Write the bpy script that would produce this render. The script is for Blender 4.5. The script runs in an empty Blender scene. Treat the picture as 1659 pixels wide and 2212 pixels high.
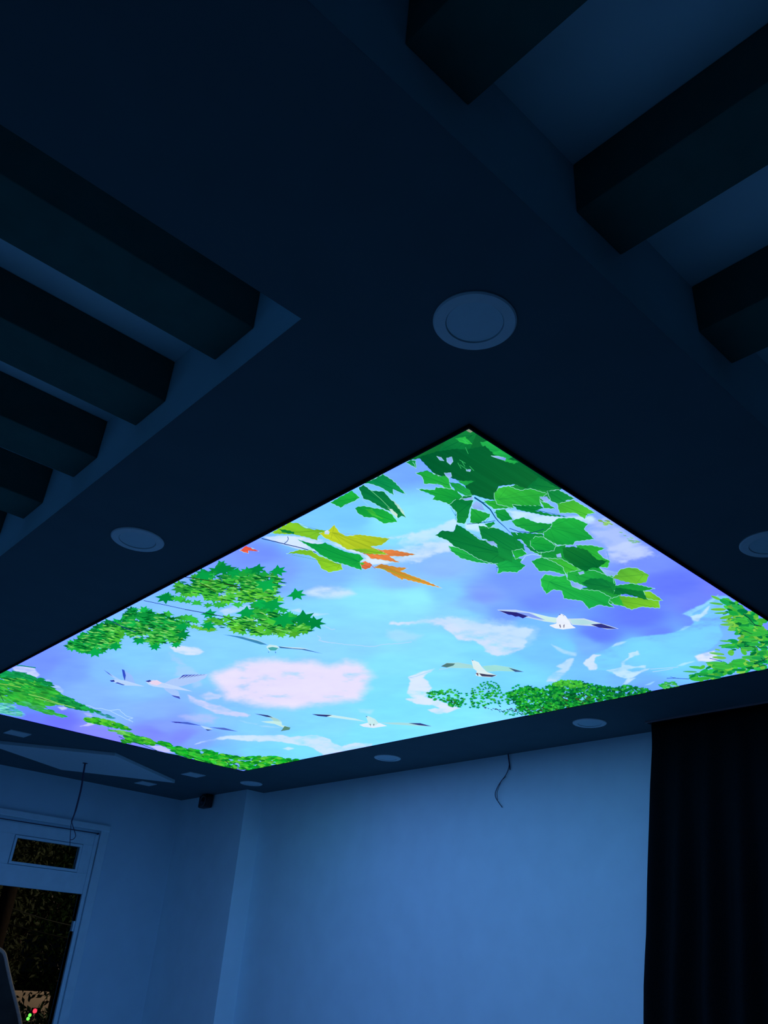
import bpy, bmesh, math, random
import numpy as np
from mathutils import Matrix, Vector
from mathutils.geometry import tessellate_polygon
random.seed(7)
rng = np.random.default_rng(7)
PI = math.pi

# ---------------------------------------------------------------- camera, world, exposure
EYE = 1.6                                   # camera height above the floor
FPX, CX, CY = 1746.586, 829.5, 1106.0       # focal length and centre in pixels of the 1659x2212 frame
_M = np.array([[-0.67625827, 0.73364895, -0.06658807],
               [0.32173167, 0.37545554, 0.86920761],
               [0.66269411, 0.56638534, -0.48994302]])
W = np.stack([_M[:, 1], _M[:, 0], -_M[:, 2]], 1)      # columns: world X, Y, Z seen from the camera
scene = bpy.context.scene
C = scene.collection
cam_data = bpy.data.cameras.new('camera')
cam = bpy.data.objects.new('camera', cam_data)
C.objects.link(cam)
cam_data.sensor_fit = 'HORIZONTAL'
cam_data.sensor_width = 36.0
cam_data.lens = 36.0 * FPX / 1659.0
cam_data.clip_start = 0.02
cam_data.clip_end = 300
mw = Matrix.Identity(4)
for r in range(3):
    mw[r][0] = W[0, r]; mw[r][1] = -W[1, r]; mw[r][2] = -W[2, r]
mw[0][3], mw[1][3], mw[2][3] = 0, 0, EYE
cam.matrix_world = mw
scene.camera = cam

world = bpy.data.worlds.new('night_sky')
scene.world = world
world.use_nodes = True
bg = world.node_tree.nodes['Background']
bg.inputs['Color'].default_value = (0.25, 0.5, 1.0, 1)
bg.inputs['Strength'].default_value = 0.0012
scene.view_settings.view_transform = 'Standard'
scene.view_settings.look = 'None'
scene.view_settings.gamma = 1
scene.view_settings.exposure = 0
scene.view_settings.use_curve_mapping = False

def lamp(name, kind, loc, power, col, size=0.2):
    d = bpy.data.lights.new(name, kind); d.energy = power; d.color = col
    d.shadow_soft_size = size
    o = bpy.data.objects.new(name, d); o.location = loc; C.objects.link(o)
    return o
# added lamps, unseen, that brighten the leaves and the tan wall outside
lamp('outdoor_fill_light', 'POINT', (8.2, 9.7, 3.7), 75.0, (1.0, 0.95, 0.62), 0.3)
lamp('outdoor_fill_light', 'POINT', (9.6, 19.2, 2.6), 110.0, (1.0, 0.72, 0.5), 0.3)

# ---------------------------------------------------------------- helpers
def ray(x, y):
    return W.T @ np.array([(x - CX) / FPX, (y - CY) / FPX, 1.0])
def on_z(x, y, z):                # z relative to the camera height
    r = ray(x, y); return r * z / r[2]
def on_x(x, y, X):
    r = ray(x, y); return r * X / r[0]
def on_y(x, y, Y):
    r = ray(x, y); return r * Y / r[1]
def up(p): return Vector((p[0], p[1], p[2] + EYE))

def lin(c):
    c = np.asarray(c, float) / 255.0
    return np.where(c <= 0.04045, c / 12.92, ((c + 0.055) / 1.055) ** 2.4)

def mat(name, col, rough=0.6, noise=0.0, scale=30.0, bump=0.0, metal=0.0, spec=0.5):
    m = bpy.data.materials.new(name); m.use_nodes = True
    nt = m.node_tree; b = nt.nodes['Principled BSDF']
    b.inputs['Roughness'].default_value = rough
    b.inputs['Metallic'].default_value = metal
    b.inputs['Specular IOR Level'].default_value = spec
    tc = nt.nodes.new('ShaderNodeTexCoord')
    n = nt.nodes.new('ShaderNodeTexNoise'); n.inputs['Scale'].default_value = scale
    n.inputs['Detail'].default_value = 6
    nt.links.new(tc.outputs['Object'], n.inputs['Vector'])
    rp = nt.nodes.new('ShaderNodeValToRGB')
    a = [max(0, c * (1 - noise)) for c in col]; z = [min(1, c * (1 + noise)) for c in col]
    rp.color_ramp.elements[0].position = 0.3; rp.color_ramp.elements[1].position = 0.7
    rp.color_ramp.elements[0].color = (*a, 1); rp.color_ramp.elements[1].color = (*z, 1)
    nt.links.new(n.outputs['Fac'], rp.inputs['Fac'])
    nt.links.new(rp.outputs['Color'], b.inputs['Base Color'])
    if bump:
        bp = nt.nodes.new('ShaderNodeBump'); bp.inputs['Strength'].default_value = bump
        bp.inputs['Distance'].default_value = 0.01
        nt.links.new(n.outputs['Fac'], bp.inputs['Height'])
        nt.links.new(bp.outputs['Normal'], b.inputs['Normal'])
    return m

def emit(name, col, strength):
    m = bpy.data.materials.new(name); m.use_nodes = True
    nt = m.node_tree; nt.nodes.clear()
    e = nt.nodes.new('ShaderNodeEmission'); o = nt.nodes.new('ShaderNodeOutputMaterial')
    e.inputs['Color'].default_value = (*col, 1); e.inputs['Strength'].default_value = strength
    nt.links.new(e.outputs[0], o.inputs['Surface'])
    return m

M = {
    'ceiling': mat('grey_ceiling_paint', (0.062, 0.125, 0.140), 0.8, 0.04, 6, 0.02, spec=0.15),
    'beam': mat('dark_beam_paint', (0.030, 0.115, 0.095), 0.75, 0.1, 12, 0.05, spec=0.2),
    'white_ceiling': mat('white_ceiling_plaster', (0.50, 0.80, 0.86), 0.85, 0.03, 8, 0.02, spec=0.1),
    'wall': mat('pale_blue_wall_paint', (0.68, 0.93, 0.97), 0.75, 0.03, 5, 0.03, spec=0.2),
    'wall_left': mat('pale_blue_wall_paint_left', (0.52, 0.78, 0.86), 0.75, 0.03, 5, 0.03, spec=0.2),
    'floor': mat('floor_tiles', (0.60, 0.70, 0.70), 0.45, 0.15, 4, 0.02),
    'dark_wall': mat('dark_unseen_wall', (0.06, 0.08, 0.08), 0.9, 0.1, 8, 0.05, spec=0.1),  # for an unseen wall, kept dark to cut bounce into the right recess
    'white_plastic': mat('white_plastic', (0.52, 0.70, 0.72), 0.5, 0.03, 40),
    'diffuser': mat('opal_diffuser', (0.44, 0.68, 0.72), 0.4, 0.02, 40),
    'joinery': mat('painted_door_frame', (0.58, 0.84, 0.88), 0.5, 0.04, 14, 0.03),
    'black_trim': mat('black_trim', (0.006, 0.007, 0.012), 0.6, 0.1, 40, spec=0.1),
    'curtain': mat('black_curtain_cloth', (0.0034, 0.0082, 0.0090), 0.9, 0.3, 120, 0.2, spec=0.08),
    'curtain_track': mat('curtain_track_metal', (0.28, 0.22, 0.24), 0.5, 0.05, 40),
    'cable': mat('dark_blue_cable', (0.02, 0.03, 0.07), 0.5, 0.1, 80),
    'black_plastic': mat('black_plastic', (0.010, 0.012, 0.014), 0.5, 0.1, 60),
    'grey_plastic': mat('grey_plastic', (0.10, 0.10, 0.11), 0.3, 0.1, 60),
    'lens': mat('lens_glass', (0.01, 0.01, 0.02), 0.08, 0.0, 60),
    'bark': mat('brown_bark', (0.055, 0.026, 0.02), 0.9, 0.3, 18, 0.4),
    'leaf': mat('dark_green_leaves', (0.035, 0.085, 0.022), 0.6, 0.5, 3, 0.1),
    'leaf_pale': mat('olive_leaves', (0.13, 0.14, 0.07), 0.6, 0.4, 3, 0.1),
    'ground': mat('asphalt', (0.05, 0.05, 0.05), 0.9, 0.2, 20, 0.1),
    'tan_wall': mat('tan_render', (0.42, 0.37, 0.31), 0.9, 0.1, 3, 0.1),
    'sheet': mat('grey_plastic_sheet', (0.045, 0.05, 0.045), 0.5, 0.3, 10, 0.1),
    'sheet_edge': mat('pale_grey_edge', (0.85, 0.68, 0.55), 0.5, 0.1, 40),
    'wire_out': mat('utility_wire', (0.16, 0.15, 0.14), 0.6, 0.1, 40),
}

def link(name, me, m=None, parent=None, label=None, cat=None, group=None, kind=None):
    o = bpy.data.objects.new(name, me); C.objects.link(o)
    if m is not None: me.materials.append(m)
    if parent is not None: o.parent = parent
    if label: o['label'] = label
    if cat: o['category'] = cat
    if group: o['group'] = group
    if kind: o['kind'] = kind
    return o
def empty(name, loc, label, cat, group=None):
    o = bpy.data.objects.new(name, None); C.objects.link(o); o.location = loc
    o.empty_display_size = 0.1
    o['label'] = label; o['category'] = cat
    if group: o['group'] = group
    return o
def bm_mesh(name, bm, smooth=False):
    me = bpy.data.meshes.new(name); bmesh.ops.recalc_face_normals(bm, faces=bm.faces[:])
    bm.to_mesh(me); bm.free()
    if smooth:
        for p in me.polygons: p.use_smooth = True
    return me
def add_box(bm, x0, x1, y0, y1, z0, z1, bevel=0.0):
    vs = [bm.verts.new((x, y, z)) for x in (x0, x1) for y in (y0, y1) for z in (z0, z1)]
    fs = [(0, 1, 3, 2), (4, 6, 7, 5), (0, 4, 5, 1), (2, 3, 7, 6), (0, 2, 6, 4), (1, 5, 7, 3)]
    faces = [bm.faces.new([vs[i] for i in f]) for f in fs]
    if bevel:
        es = list({e for f in faces for e in f.edges})
        bmesh.ops.bevel(bm, geom=es, offset=bevel, segments=2, affect='EDGES', profile=0.5)
def box(name, b, m, parent=None, bevel=0.0, **kw):
    bm = bmesh.new(); add_box(bm, *b, bevel=bevel)
    return link(name, bm_mesh(name, bm), m, parent, **kw)
def add_lathe(bm, prof, seg=48, mtx=None):
    rings = []
    for r, z in prof:
        ring = [bm.verts.new((r * math.cos(2 * PI * k / seg), r * math.sin(2 * PI * k / seg), z)) for k in range(seg)] if r > 1e-6 else [bm.verts.new((0, 0, z))]
        rings.append(ring)
    for a, b in zip(rings, rings[1:]):
        for k in range(seg):
            k2 = (k + 1) % seg
            if len(a) == 1 and len(b) == 1: continue
            if len(a) == 1: bm.faces.new((a[0], b[k], b[k2]))
            elif len(b) == 1: bm.faces.new((a[k], a[k2], b[0]))
            else: bm.faces.new((a[k], a[k2], b[k2], b[k]))
    if mtx is not None: bmesh.ops.transform(bm, matrix=mtx, verts=bm.verts[:])
def add_tube(bm, pts, r, seg=8):
    pts = [Vector(p) for p in pts]; rings = []
    for i, p in enumerate(pts):
        t = (pts[min(i + 1, len(pts) - 1)] - pts[max(i - 1, 0)]).normalized()
        a = t.cross(Vector((0.3, 0.9, 0.2))).normalized(); b = t.cross(a)
        rr = r[i] if isinstance(r, (list, tuple)) else r
        rings.append([bm.verts.new(p + a * rr * math.cos(2 * PI * k / seg) + b * rr * math.sin(2 * PI * k / seg)) for k in range(seg)])
    for a, b in zip(rings, rings[1:]):
        for k in range(seg):
            bm.faces.new((a[k], a[(k + 1) % seg], b[(k + 1) % seg], b[k]))
    bm.faces.new(rings[0][::-1]); bm.faces.new(rings[-1])
def smooth_path(pts, n=8):
    pts = [Vector(p) for p in pts]; out = []
    for i in range(len(pts) - 1):
        p0 = pts[max(i - 1, 0)]; p1 = pts[i]; p2 = pts[i + 1]; p3 = pts[min(i + 2, len(pts) - 1)]
        for k in range(n):
            t = k / n
            out.append(0.5 * ((2 * p1) + (p2 - p0) * t + (2 * p0 - 5 * p1 + 4 * p2 - p3) * t * t + (3 * p1 - p0 - 3 * p2 + p3) * t ** 3))
    out.append(pts[-1]); return out
def tube(name, pts, r, m, parent=None, seg=8, **kw):
    bm = bmesh.new(); add_tube(bm, pts, r, seg)
    return link(name, bm_mesh(name, bm, True), m, parent, **kw)

# ---------------------------------------------------------------- room shell
ZC = 3.0                    # underside of the lowered ceiling
XB, YL = 4.626, 8.12        # back wall, left wall
X0, Y0 = -2.4, -2.6         # walls behind the camera
REC_A = (-2.0, 0.814, 1.327, 7.3, ZC + 0.280)      # recess beside the panel: x0 x1 y0 y1 top
REC_B = (-0.75, 4.25, -1.9, 0.709, ZC + 0.301)     # recess to the right

bm = bmesh.new(); add_box(bm, X0 - 0.15, XB + 0.15, Y0 - 0.15, YL + 0.15, -0.15, 0)
link('floor', bm_mesh('floor', bm), M['floor'], kind='structure')

bm = bmesh.new()
xs = sorted({X0, XB, REC_A[0], REC_A[1], REC_B[0], REC_B[1]})
ys = sorted({Y0, YL, REC_A[2], REC_A[3], REC_B[2], REC_B[3]})
def in_rec(x, y): return any(R[0] < x < R[1] and R[2] < y < R[3] for R in (REC_A, REC_B))
vc = {}
def V(x, y, z):
    k = (x, y, z)
    if k not in vc: vc[k] = bm.verts.new(k)
    return vc[k]
for i in range(len(xs) - 1):
    for j in range(len(ys) - 1):
        if in_rec((xs[i] + xs[i + 1]) / 2, (ys[j] + ys[j + 1]) / 2): continue
        for z in (ZC, ZC + 0.012):
            f = [V(xs[i], ys[j], z), V(xs[i + 1], ys[j], z), V(xs[i + 1], ys[j + 1], z), V(xs[i], ys[j + 1], z)]
            bm.faces.new(f)
for e in [e for e in bm.edges if len(e.link_faces) == 1 and e.verts[0].co.z == ZC]:
    a, b = e.verts
    c = vc[(a.co.x, a.co.y, ZC + 0.012)] if (a.co.x, a.co.y, ZC + 0.012) in vc else None
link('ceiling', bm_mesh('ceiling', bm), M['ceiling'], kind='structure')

def recess(name, R, beams, along, zb, width):
    x0, x1, y0, y1, zt = R
    bm = bmesh.new()
    for (a, b) in (((x0, y0), (x1, y0)), ((x1, y0), (x1, y1)), ((x1, y1), (x0, y1)), ((x0, y1), (x0, y0))):
        # outward thickness of each side wall
        dx, dy = b[0] - a[0], b[1] - a[1]; L = math.hypot(dx, dy); nx, ny = dy / L * 0.02, -dx / L * 0.02
        q = [(a[0], a[1]), (b[0], b[1]), (b[0] + nx, b[1] + ny), (a[0] + nx, a[1] + ny)]
        lo = [bm.verts.new((p[0], p[1], ZC + 0.001)) for p in q]; hi = [bm.verts.new((p[0], p[1], zt)) for p in q]
        bm.faces.new(lo); bm.faces.new(hi[::-1])
        for k in range(4): bm.faces.new((lo[k], lo[(k + 1) % 4], hi[(k + 1) % 4], hi[k]))
    add_box(bm, x0 - 0.02, x1 + 0.02, y0 - 0.02, y1 + 0.02, zt, zt + 0.02)
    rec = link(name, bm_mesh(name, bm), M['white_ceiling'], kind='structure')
    me = None
    for p in beams:
        if me is None:
            bm = bmesh.new()
            if along == 'x': add_box(bm, x0, x1, 0, width, zb, zt, 0.004)
            else: add_box(bm, 0, width, y0, y1, zb, zt, 0.004)
            me = bm_mesh('beam', bm); me.materials.append(M['beam'])
        o = bpy.data.objects.new('beam', me); C.objects.link(o); o.parent = rec
        o.location = (0, p, 0) if along == 'x' else (p, 0, 0)
    return rec
recess('ceiling_recess', REC_A, [1.567 + 0.4925 * k for k in range(12)], 'x', ZC + 0.118, 0.200)
recess('ceiling_recess', REC_B, [0.025 - 0.545] + [0.020 + 0.5475 * k for k in range(8)], 'y', ZC + 0.135, 0.180)

def wall(name, b, m): return box(name, b, m, kind='structure')
ZT = ZC + 0.012
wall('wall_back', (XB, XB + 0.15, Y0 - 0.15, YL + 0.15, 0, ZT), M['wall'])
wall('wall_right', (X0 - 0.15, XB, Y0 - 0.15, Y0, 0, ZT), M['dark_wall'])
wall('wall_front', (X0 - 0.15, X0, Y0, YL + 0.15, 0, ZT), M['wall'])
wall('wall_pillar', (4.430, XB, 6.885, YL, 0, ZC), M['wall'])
# left wall with the doorway
DX0, DX1, DZ = 1.55, 3.567, EYE + 0.412
TZ0, TZ1 = EYE + 0.612, EYE + 0.808
TR = [(1.98, 2.58), (2.84, 3.442)]
bm = bmesh.new()
add_box(bm, X0, DX0, YL, YL + 0.07, 0, ZT)
add_box(bm, DX1, XB, YL, YL + 0.07, 0, ZT)
add_box(bm, DX0, DX1, YL, YL + 0.035, TZ1, ZT)
add_box(bm, DX0, DX1, YL, YL + 0.035, DZ, TZ0)
for a, b in ((DX0, TR[0][0]), (TR[0][1], TR[1][0]), (TR[1][1], DX1)):
    add_box(bm, a, b, YL, YL + 0.035, TZ0, TZ1)
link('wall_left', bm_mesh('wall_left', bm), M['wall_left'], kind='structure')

# door frame: proud joinery round the opening
door = link('door_1', bpy.data.meshes.new('door_1'), kind='structure')
bm = bmesh.new()
yf = YL - 0.014
add_box(bm, DX0 - 0.05, DX1 + 0.035, yf, YL, TZ1 + 0.028, EYE + 0.955, 0.003)       # board above the transom
add_box(bm, DX0 - 0.05, DX1 + 0.035, yf, YL, DZ, TZ0 - 0.026, 0.003)                # lintel under the transom
add_box(bm, TR[1][1] + 0.028, DX1 + 0.035, yf, YL, TZ0 - 0.026, TZ1 + 0.028)
add_box(bm, TR[0][1] + 0.028, TR[1][0] - 0.028, yf, YL, TZ0 - 0.026, TZ1 + 0.028)
me = bm_mesh('door_1', bm); door.data = me; me.materials.append(M['joinery'])
bm = bmesh.new(); add_box(bm, DX1, DX1 + 0.035, yf - 0.012, YL + 0.07, 0, EYE + 0.955, 0.003)
link('door_jamb', bm_mesh('door_jamb', bm), M['joinery'], door)
bm = bmesh.new(); add_box(bm, DX1 + 0.047, DX1 + 0.135, YL - 0.030, YL, 0, EYE + 1.02, 0.008)
link('architrave', bm_mesh('architrave', bm), M['joinery'], door)
bm = bmesh.new(); add_box(bm, DX0 - 0.14, DX1 + 0.135, YL - 0.036, YL, EYE + 0.975, EYE + 1.035, 0.010)
link('architrave', bm_mesh('architrave', bm), M['joinery'], door)
bm = bmesh.new(); add_box(bm, DX1 - 0.016, DX1 + 0.002, YL - 0.01, YL + 0.03, EYE + 0.10, EYE + 0.185, 0.003)
link('strike_plate', bm_mesh('strike_plate', bm), M['joinery'], door)
glass = bpy.data.materials.new('window_glass'); glass.use_nodes = True
gb = glass.node_tree.nodes['Principled BSDF']
gb.inputs['Transmission Weight'].default_value = 1; gb.inputs['Roughness'].default_value = 0.0
gb.inputs['IOR'].default_value = 1.05; gb.inputs['Base Color'].default_value = (0.95, 1, 0.97, 1)
for k, (a, b) in enumerate(TR):
    bm = bmesh.new()
    w = 0.022
    add_box(bm, a - w, b + w, YL - 0.024, YL + 0.02, TZ1, TZ1 + w, 0.002)
    add_box(bm, a - w, b + w, YL - 0.024, YL + 0.02, TZ0 - w, TZ0, 0.002)
    add_box(bm, a - w, a, YL - 0.024, YL + 0.02, TZ0, TZ1, 0.002)
    add_box(bm, b, b + w, YL - 0.024, YL + 0.02, TZ0, TZ1, 0.002)
    win = link('window_%d' % (k + 1), bm_mesh('window', bm), M['joinery'], kind='structure')
    bm = bmesh.new(); add_box(bm, a - .004, b + .004, YL + 0.012, YL + 0.016, TZ0 - .004, TZ1 + .004)
    link('pane', bm_mesh('pane', bm), glass, win)

# ---------------------------------------------------------------- the lit ceiling panel
PX0, PX1, PY0, PY1 = 1.431, 3.884, 1.322, 6.140
ZF = ZC - 0.009
ZR = ZF - EYE                       # film height relative to the camera
def px2pan(P):                      # pixel of the photograph -> place on the printed film
    P = np.asarray(P, float).reshape(-1, 2)
    d = np.stack([(P[:, 0] - CX) / FPX, (P[:, 1] - CY) / FPX, np.ones(len(P))], 1) @ W
    return d[:, :2] * (ZR / d[:, 2:3])
def pan2px(Q):
    Q = np.asarray(Q, float)
    c = np.stack([Q[:, 0], Q[:, 1], np.full(len(Q), ZR)], 1) @ W.T
    return np.stack([c[:, 0] / c[:, 2] * FPX + CX, c[:, 1] / c[:, 2] * FPX + CY], 1)

# sky of the print: colours at places on the print, blended smoothly
SKY = [(880,1010,108,150,248),(760,1110,112,182,255),(850,1130,130,212,255),(930,1120,128,205,255),(700,1160,120,190,255),
(560,1200,108,128,250),(640,1160,115,180,255),(700,1250,118,165,250),(590,1230,115,145,250),(880,1250,128,172,252),(950,1225,132,168,250),(1050,1290,118,140,252),
(1130,1260,108,134,252),(1180,1300,102,124,250),(1300,1370,92,110,248),(1380,1330,90,104,250),(1450,1260,92,102,255),(1500,1310,102,112,255),(1400,1210,110,126,250),(1300,1180,125,150,252),
(1560,1270,105,110,255),(1420,1370,98,118,252),(1500,1345,100,125,255),(1640,1340,105,125,255),(1659,1420,110,160,255),
(1100,1325,110,142,252),(1030,1310,122,168,255),(1000,1330,130,195,255),(900,1290,140,218,255),(800,1300,135,212,255),(720,1330,130,200,255),(960,1280,125,190,255),
(600,1400,128,195,255),(690,1400,132,192,250),(500,1430,125,190,255),(430,1440,128,190,255),(300,1420,122,185,255),(240,1450,122,172,255),(300,1490,128,178,255),(150,1450,112,145,255),
(100,1435,108,130,255),(200,1500,125,165,255),(250,1545,125,165,255),(330,1540,125,160,255),(350,1570,122,140,252),(390,1592,118,122,250),(330,1580,116,118,250),(430,1605,120,150,255),
(200,1585,125,118,252),(120,1562,102,98,252),(60,1550,100,105,255),(60,1535,95,120,255),(20,1540,100,140,255),(250,1600,128,118,250),(480,1550,125,180,255),(560,1570,125,190,255),
(650,1620,118,205,255),(560,1630,115,195,255),(470,1630,112,178,255),(500,1655,118,150,255),(800,1580,122,208,255),(720,1560,125,200,255),(860,1480,122,205,255),(900,1500,122,210,255),
(850,1440,128,208,255),(950,1400,128,205,255),(850,1380,130,200,255),(780,1390,130,195,252),(1100,1440,115,195,255),(1160,1410,112,180,255),(1120,1480,115,198,255),(1040,1400,122,200,255),
(1160,1350,112,172,255),(1220,1400,112,188,255),(1290,1450,110,175,255),(1260,1395,112,160,252),(1300,1500,112,185,255),(1360,1470,108,165,255),(1400,1400,118,205,255),(1480,1390,112,190,255),
(1500,1370,115,192,255),(1450,1430,112,195,255),(1540,1400,108,165,255),(1590,1380,112,165,255),(1400,1490,105,152,255),(1060,1565,128,212,255),(980,1590,128,212,255),(900,1610,122,212,255),
(1200,1530,118,200,255),(860,1530,118,205,255),(1000,1560,122,212,255),(950,1540,120,208,255),(700,1480,130,200,255)]
SK = np.array(SKY, float)
SKL = lin(np.minimum(SK[:, 2:5] * [1.0, 1.0, 1.0] + [9, 22, 4], 255))

_h = rng.random((256, 256))
def vnoise(x, y):
    xi = np.floor(x).astype(int); yi = np.floor(y).astype(int)
    fx = x - xi; fy = y - yi; fx = fx * fx * (3 - 2 * fx); fy = fy * fy * (3 - 2 * fy)
    g = lambda a, b: _h[a & 255, b & 255]
    return (g(xi, yi) * (1 - fx) + g(xi + 1, yi) * fx) * (1 - fy) + (g(xi, yi + 1) * (1 - fx) + g(xi + 1, yi + 1) * fx) * fy
def fbm(x, y, o=4):
    s = 0; a = 0.5
    for k in range(o):
        s = s + a * (vnoise(x, y) - 0.5); x = x * 2.03 + 17; y = y * 2.03 + 9; a *= 0.55
    return s
def sdist(P, poly):
    poly = np.asarray(poly, float); n = len(poly)
    d2 = np.full(len(P), 1e18); inside = np.zeros(len(P), bool)
    for i in range(n):
        a = poly[i]; b = poly[(i + 1) % n]; e = b - a; w = P - a
        t = np.clip((w @ e) / max(e @ e, 1e-9), 0, 1)
        q = w - t[:, None] * e
        d2 = np.minimum(d2, q[:, 0] ** 2 + (q[:, 1] * 1.6) ** 2)
        c = (poly[i][1] > P[:, 1]) != (b[1] > P[:, 1])
        with np.errstate(divide='ignore', invalid='ignore'):
            xx = (b[0] - a[0]) * (P[:, 1] - a[1]) / (b[1] - a[1] if b[1] != a[1] else 1e-9) + a[0]
        inside ^= c & (P[:, 0] < xx)
    return np.where(inside, 1, -1) * np.sqrt(d2)
def T(pts, ox, oy, s): return [(ox + x / s, oy + y / s) for x, y in pts]
c1 = lambda *p: T(p, 860, 900, 2.765)
c2 = lambda *p: T(p, 500, 960, 3.456)
c3 = lambda *p: T(p, 100, 1180, 2.592)
c4 = lambda *p: T(p, 0, 1380, 2.9625)
c5 = lambda *p: T(p, 340, 1380, 2.765)
c6 = lambda *p: T(p, 860, 1280, 2.765)
c7 = lambda *p: T(p, 1200, 1220, 3.614)
d1 = lambda *p: T(p, 120, 1200, 4.879)
d2 = lambda *p: T(p, 400, 1200, 5.184)
d3 = lambda *p: T(p, 0, 1430, 5.53)
d4 = lambda *p: T(p, 220, 1540, 5.184)
d5 = lambda *p: T(p, 1440, 1270, 7.575)
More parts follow.
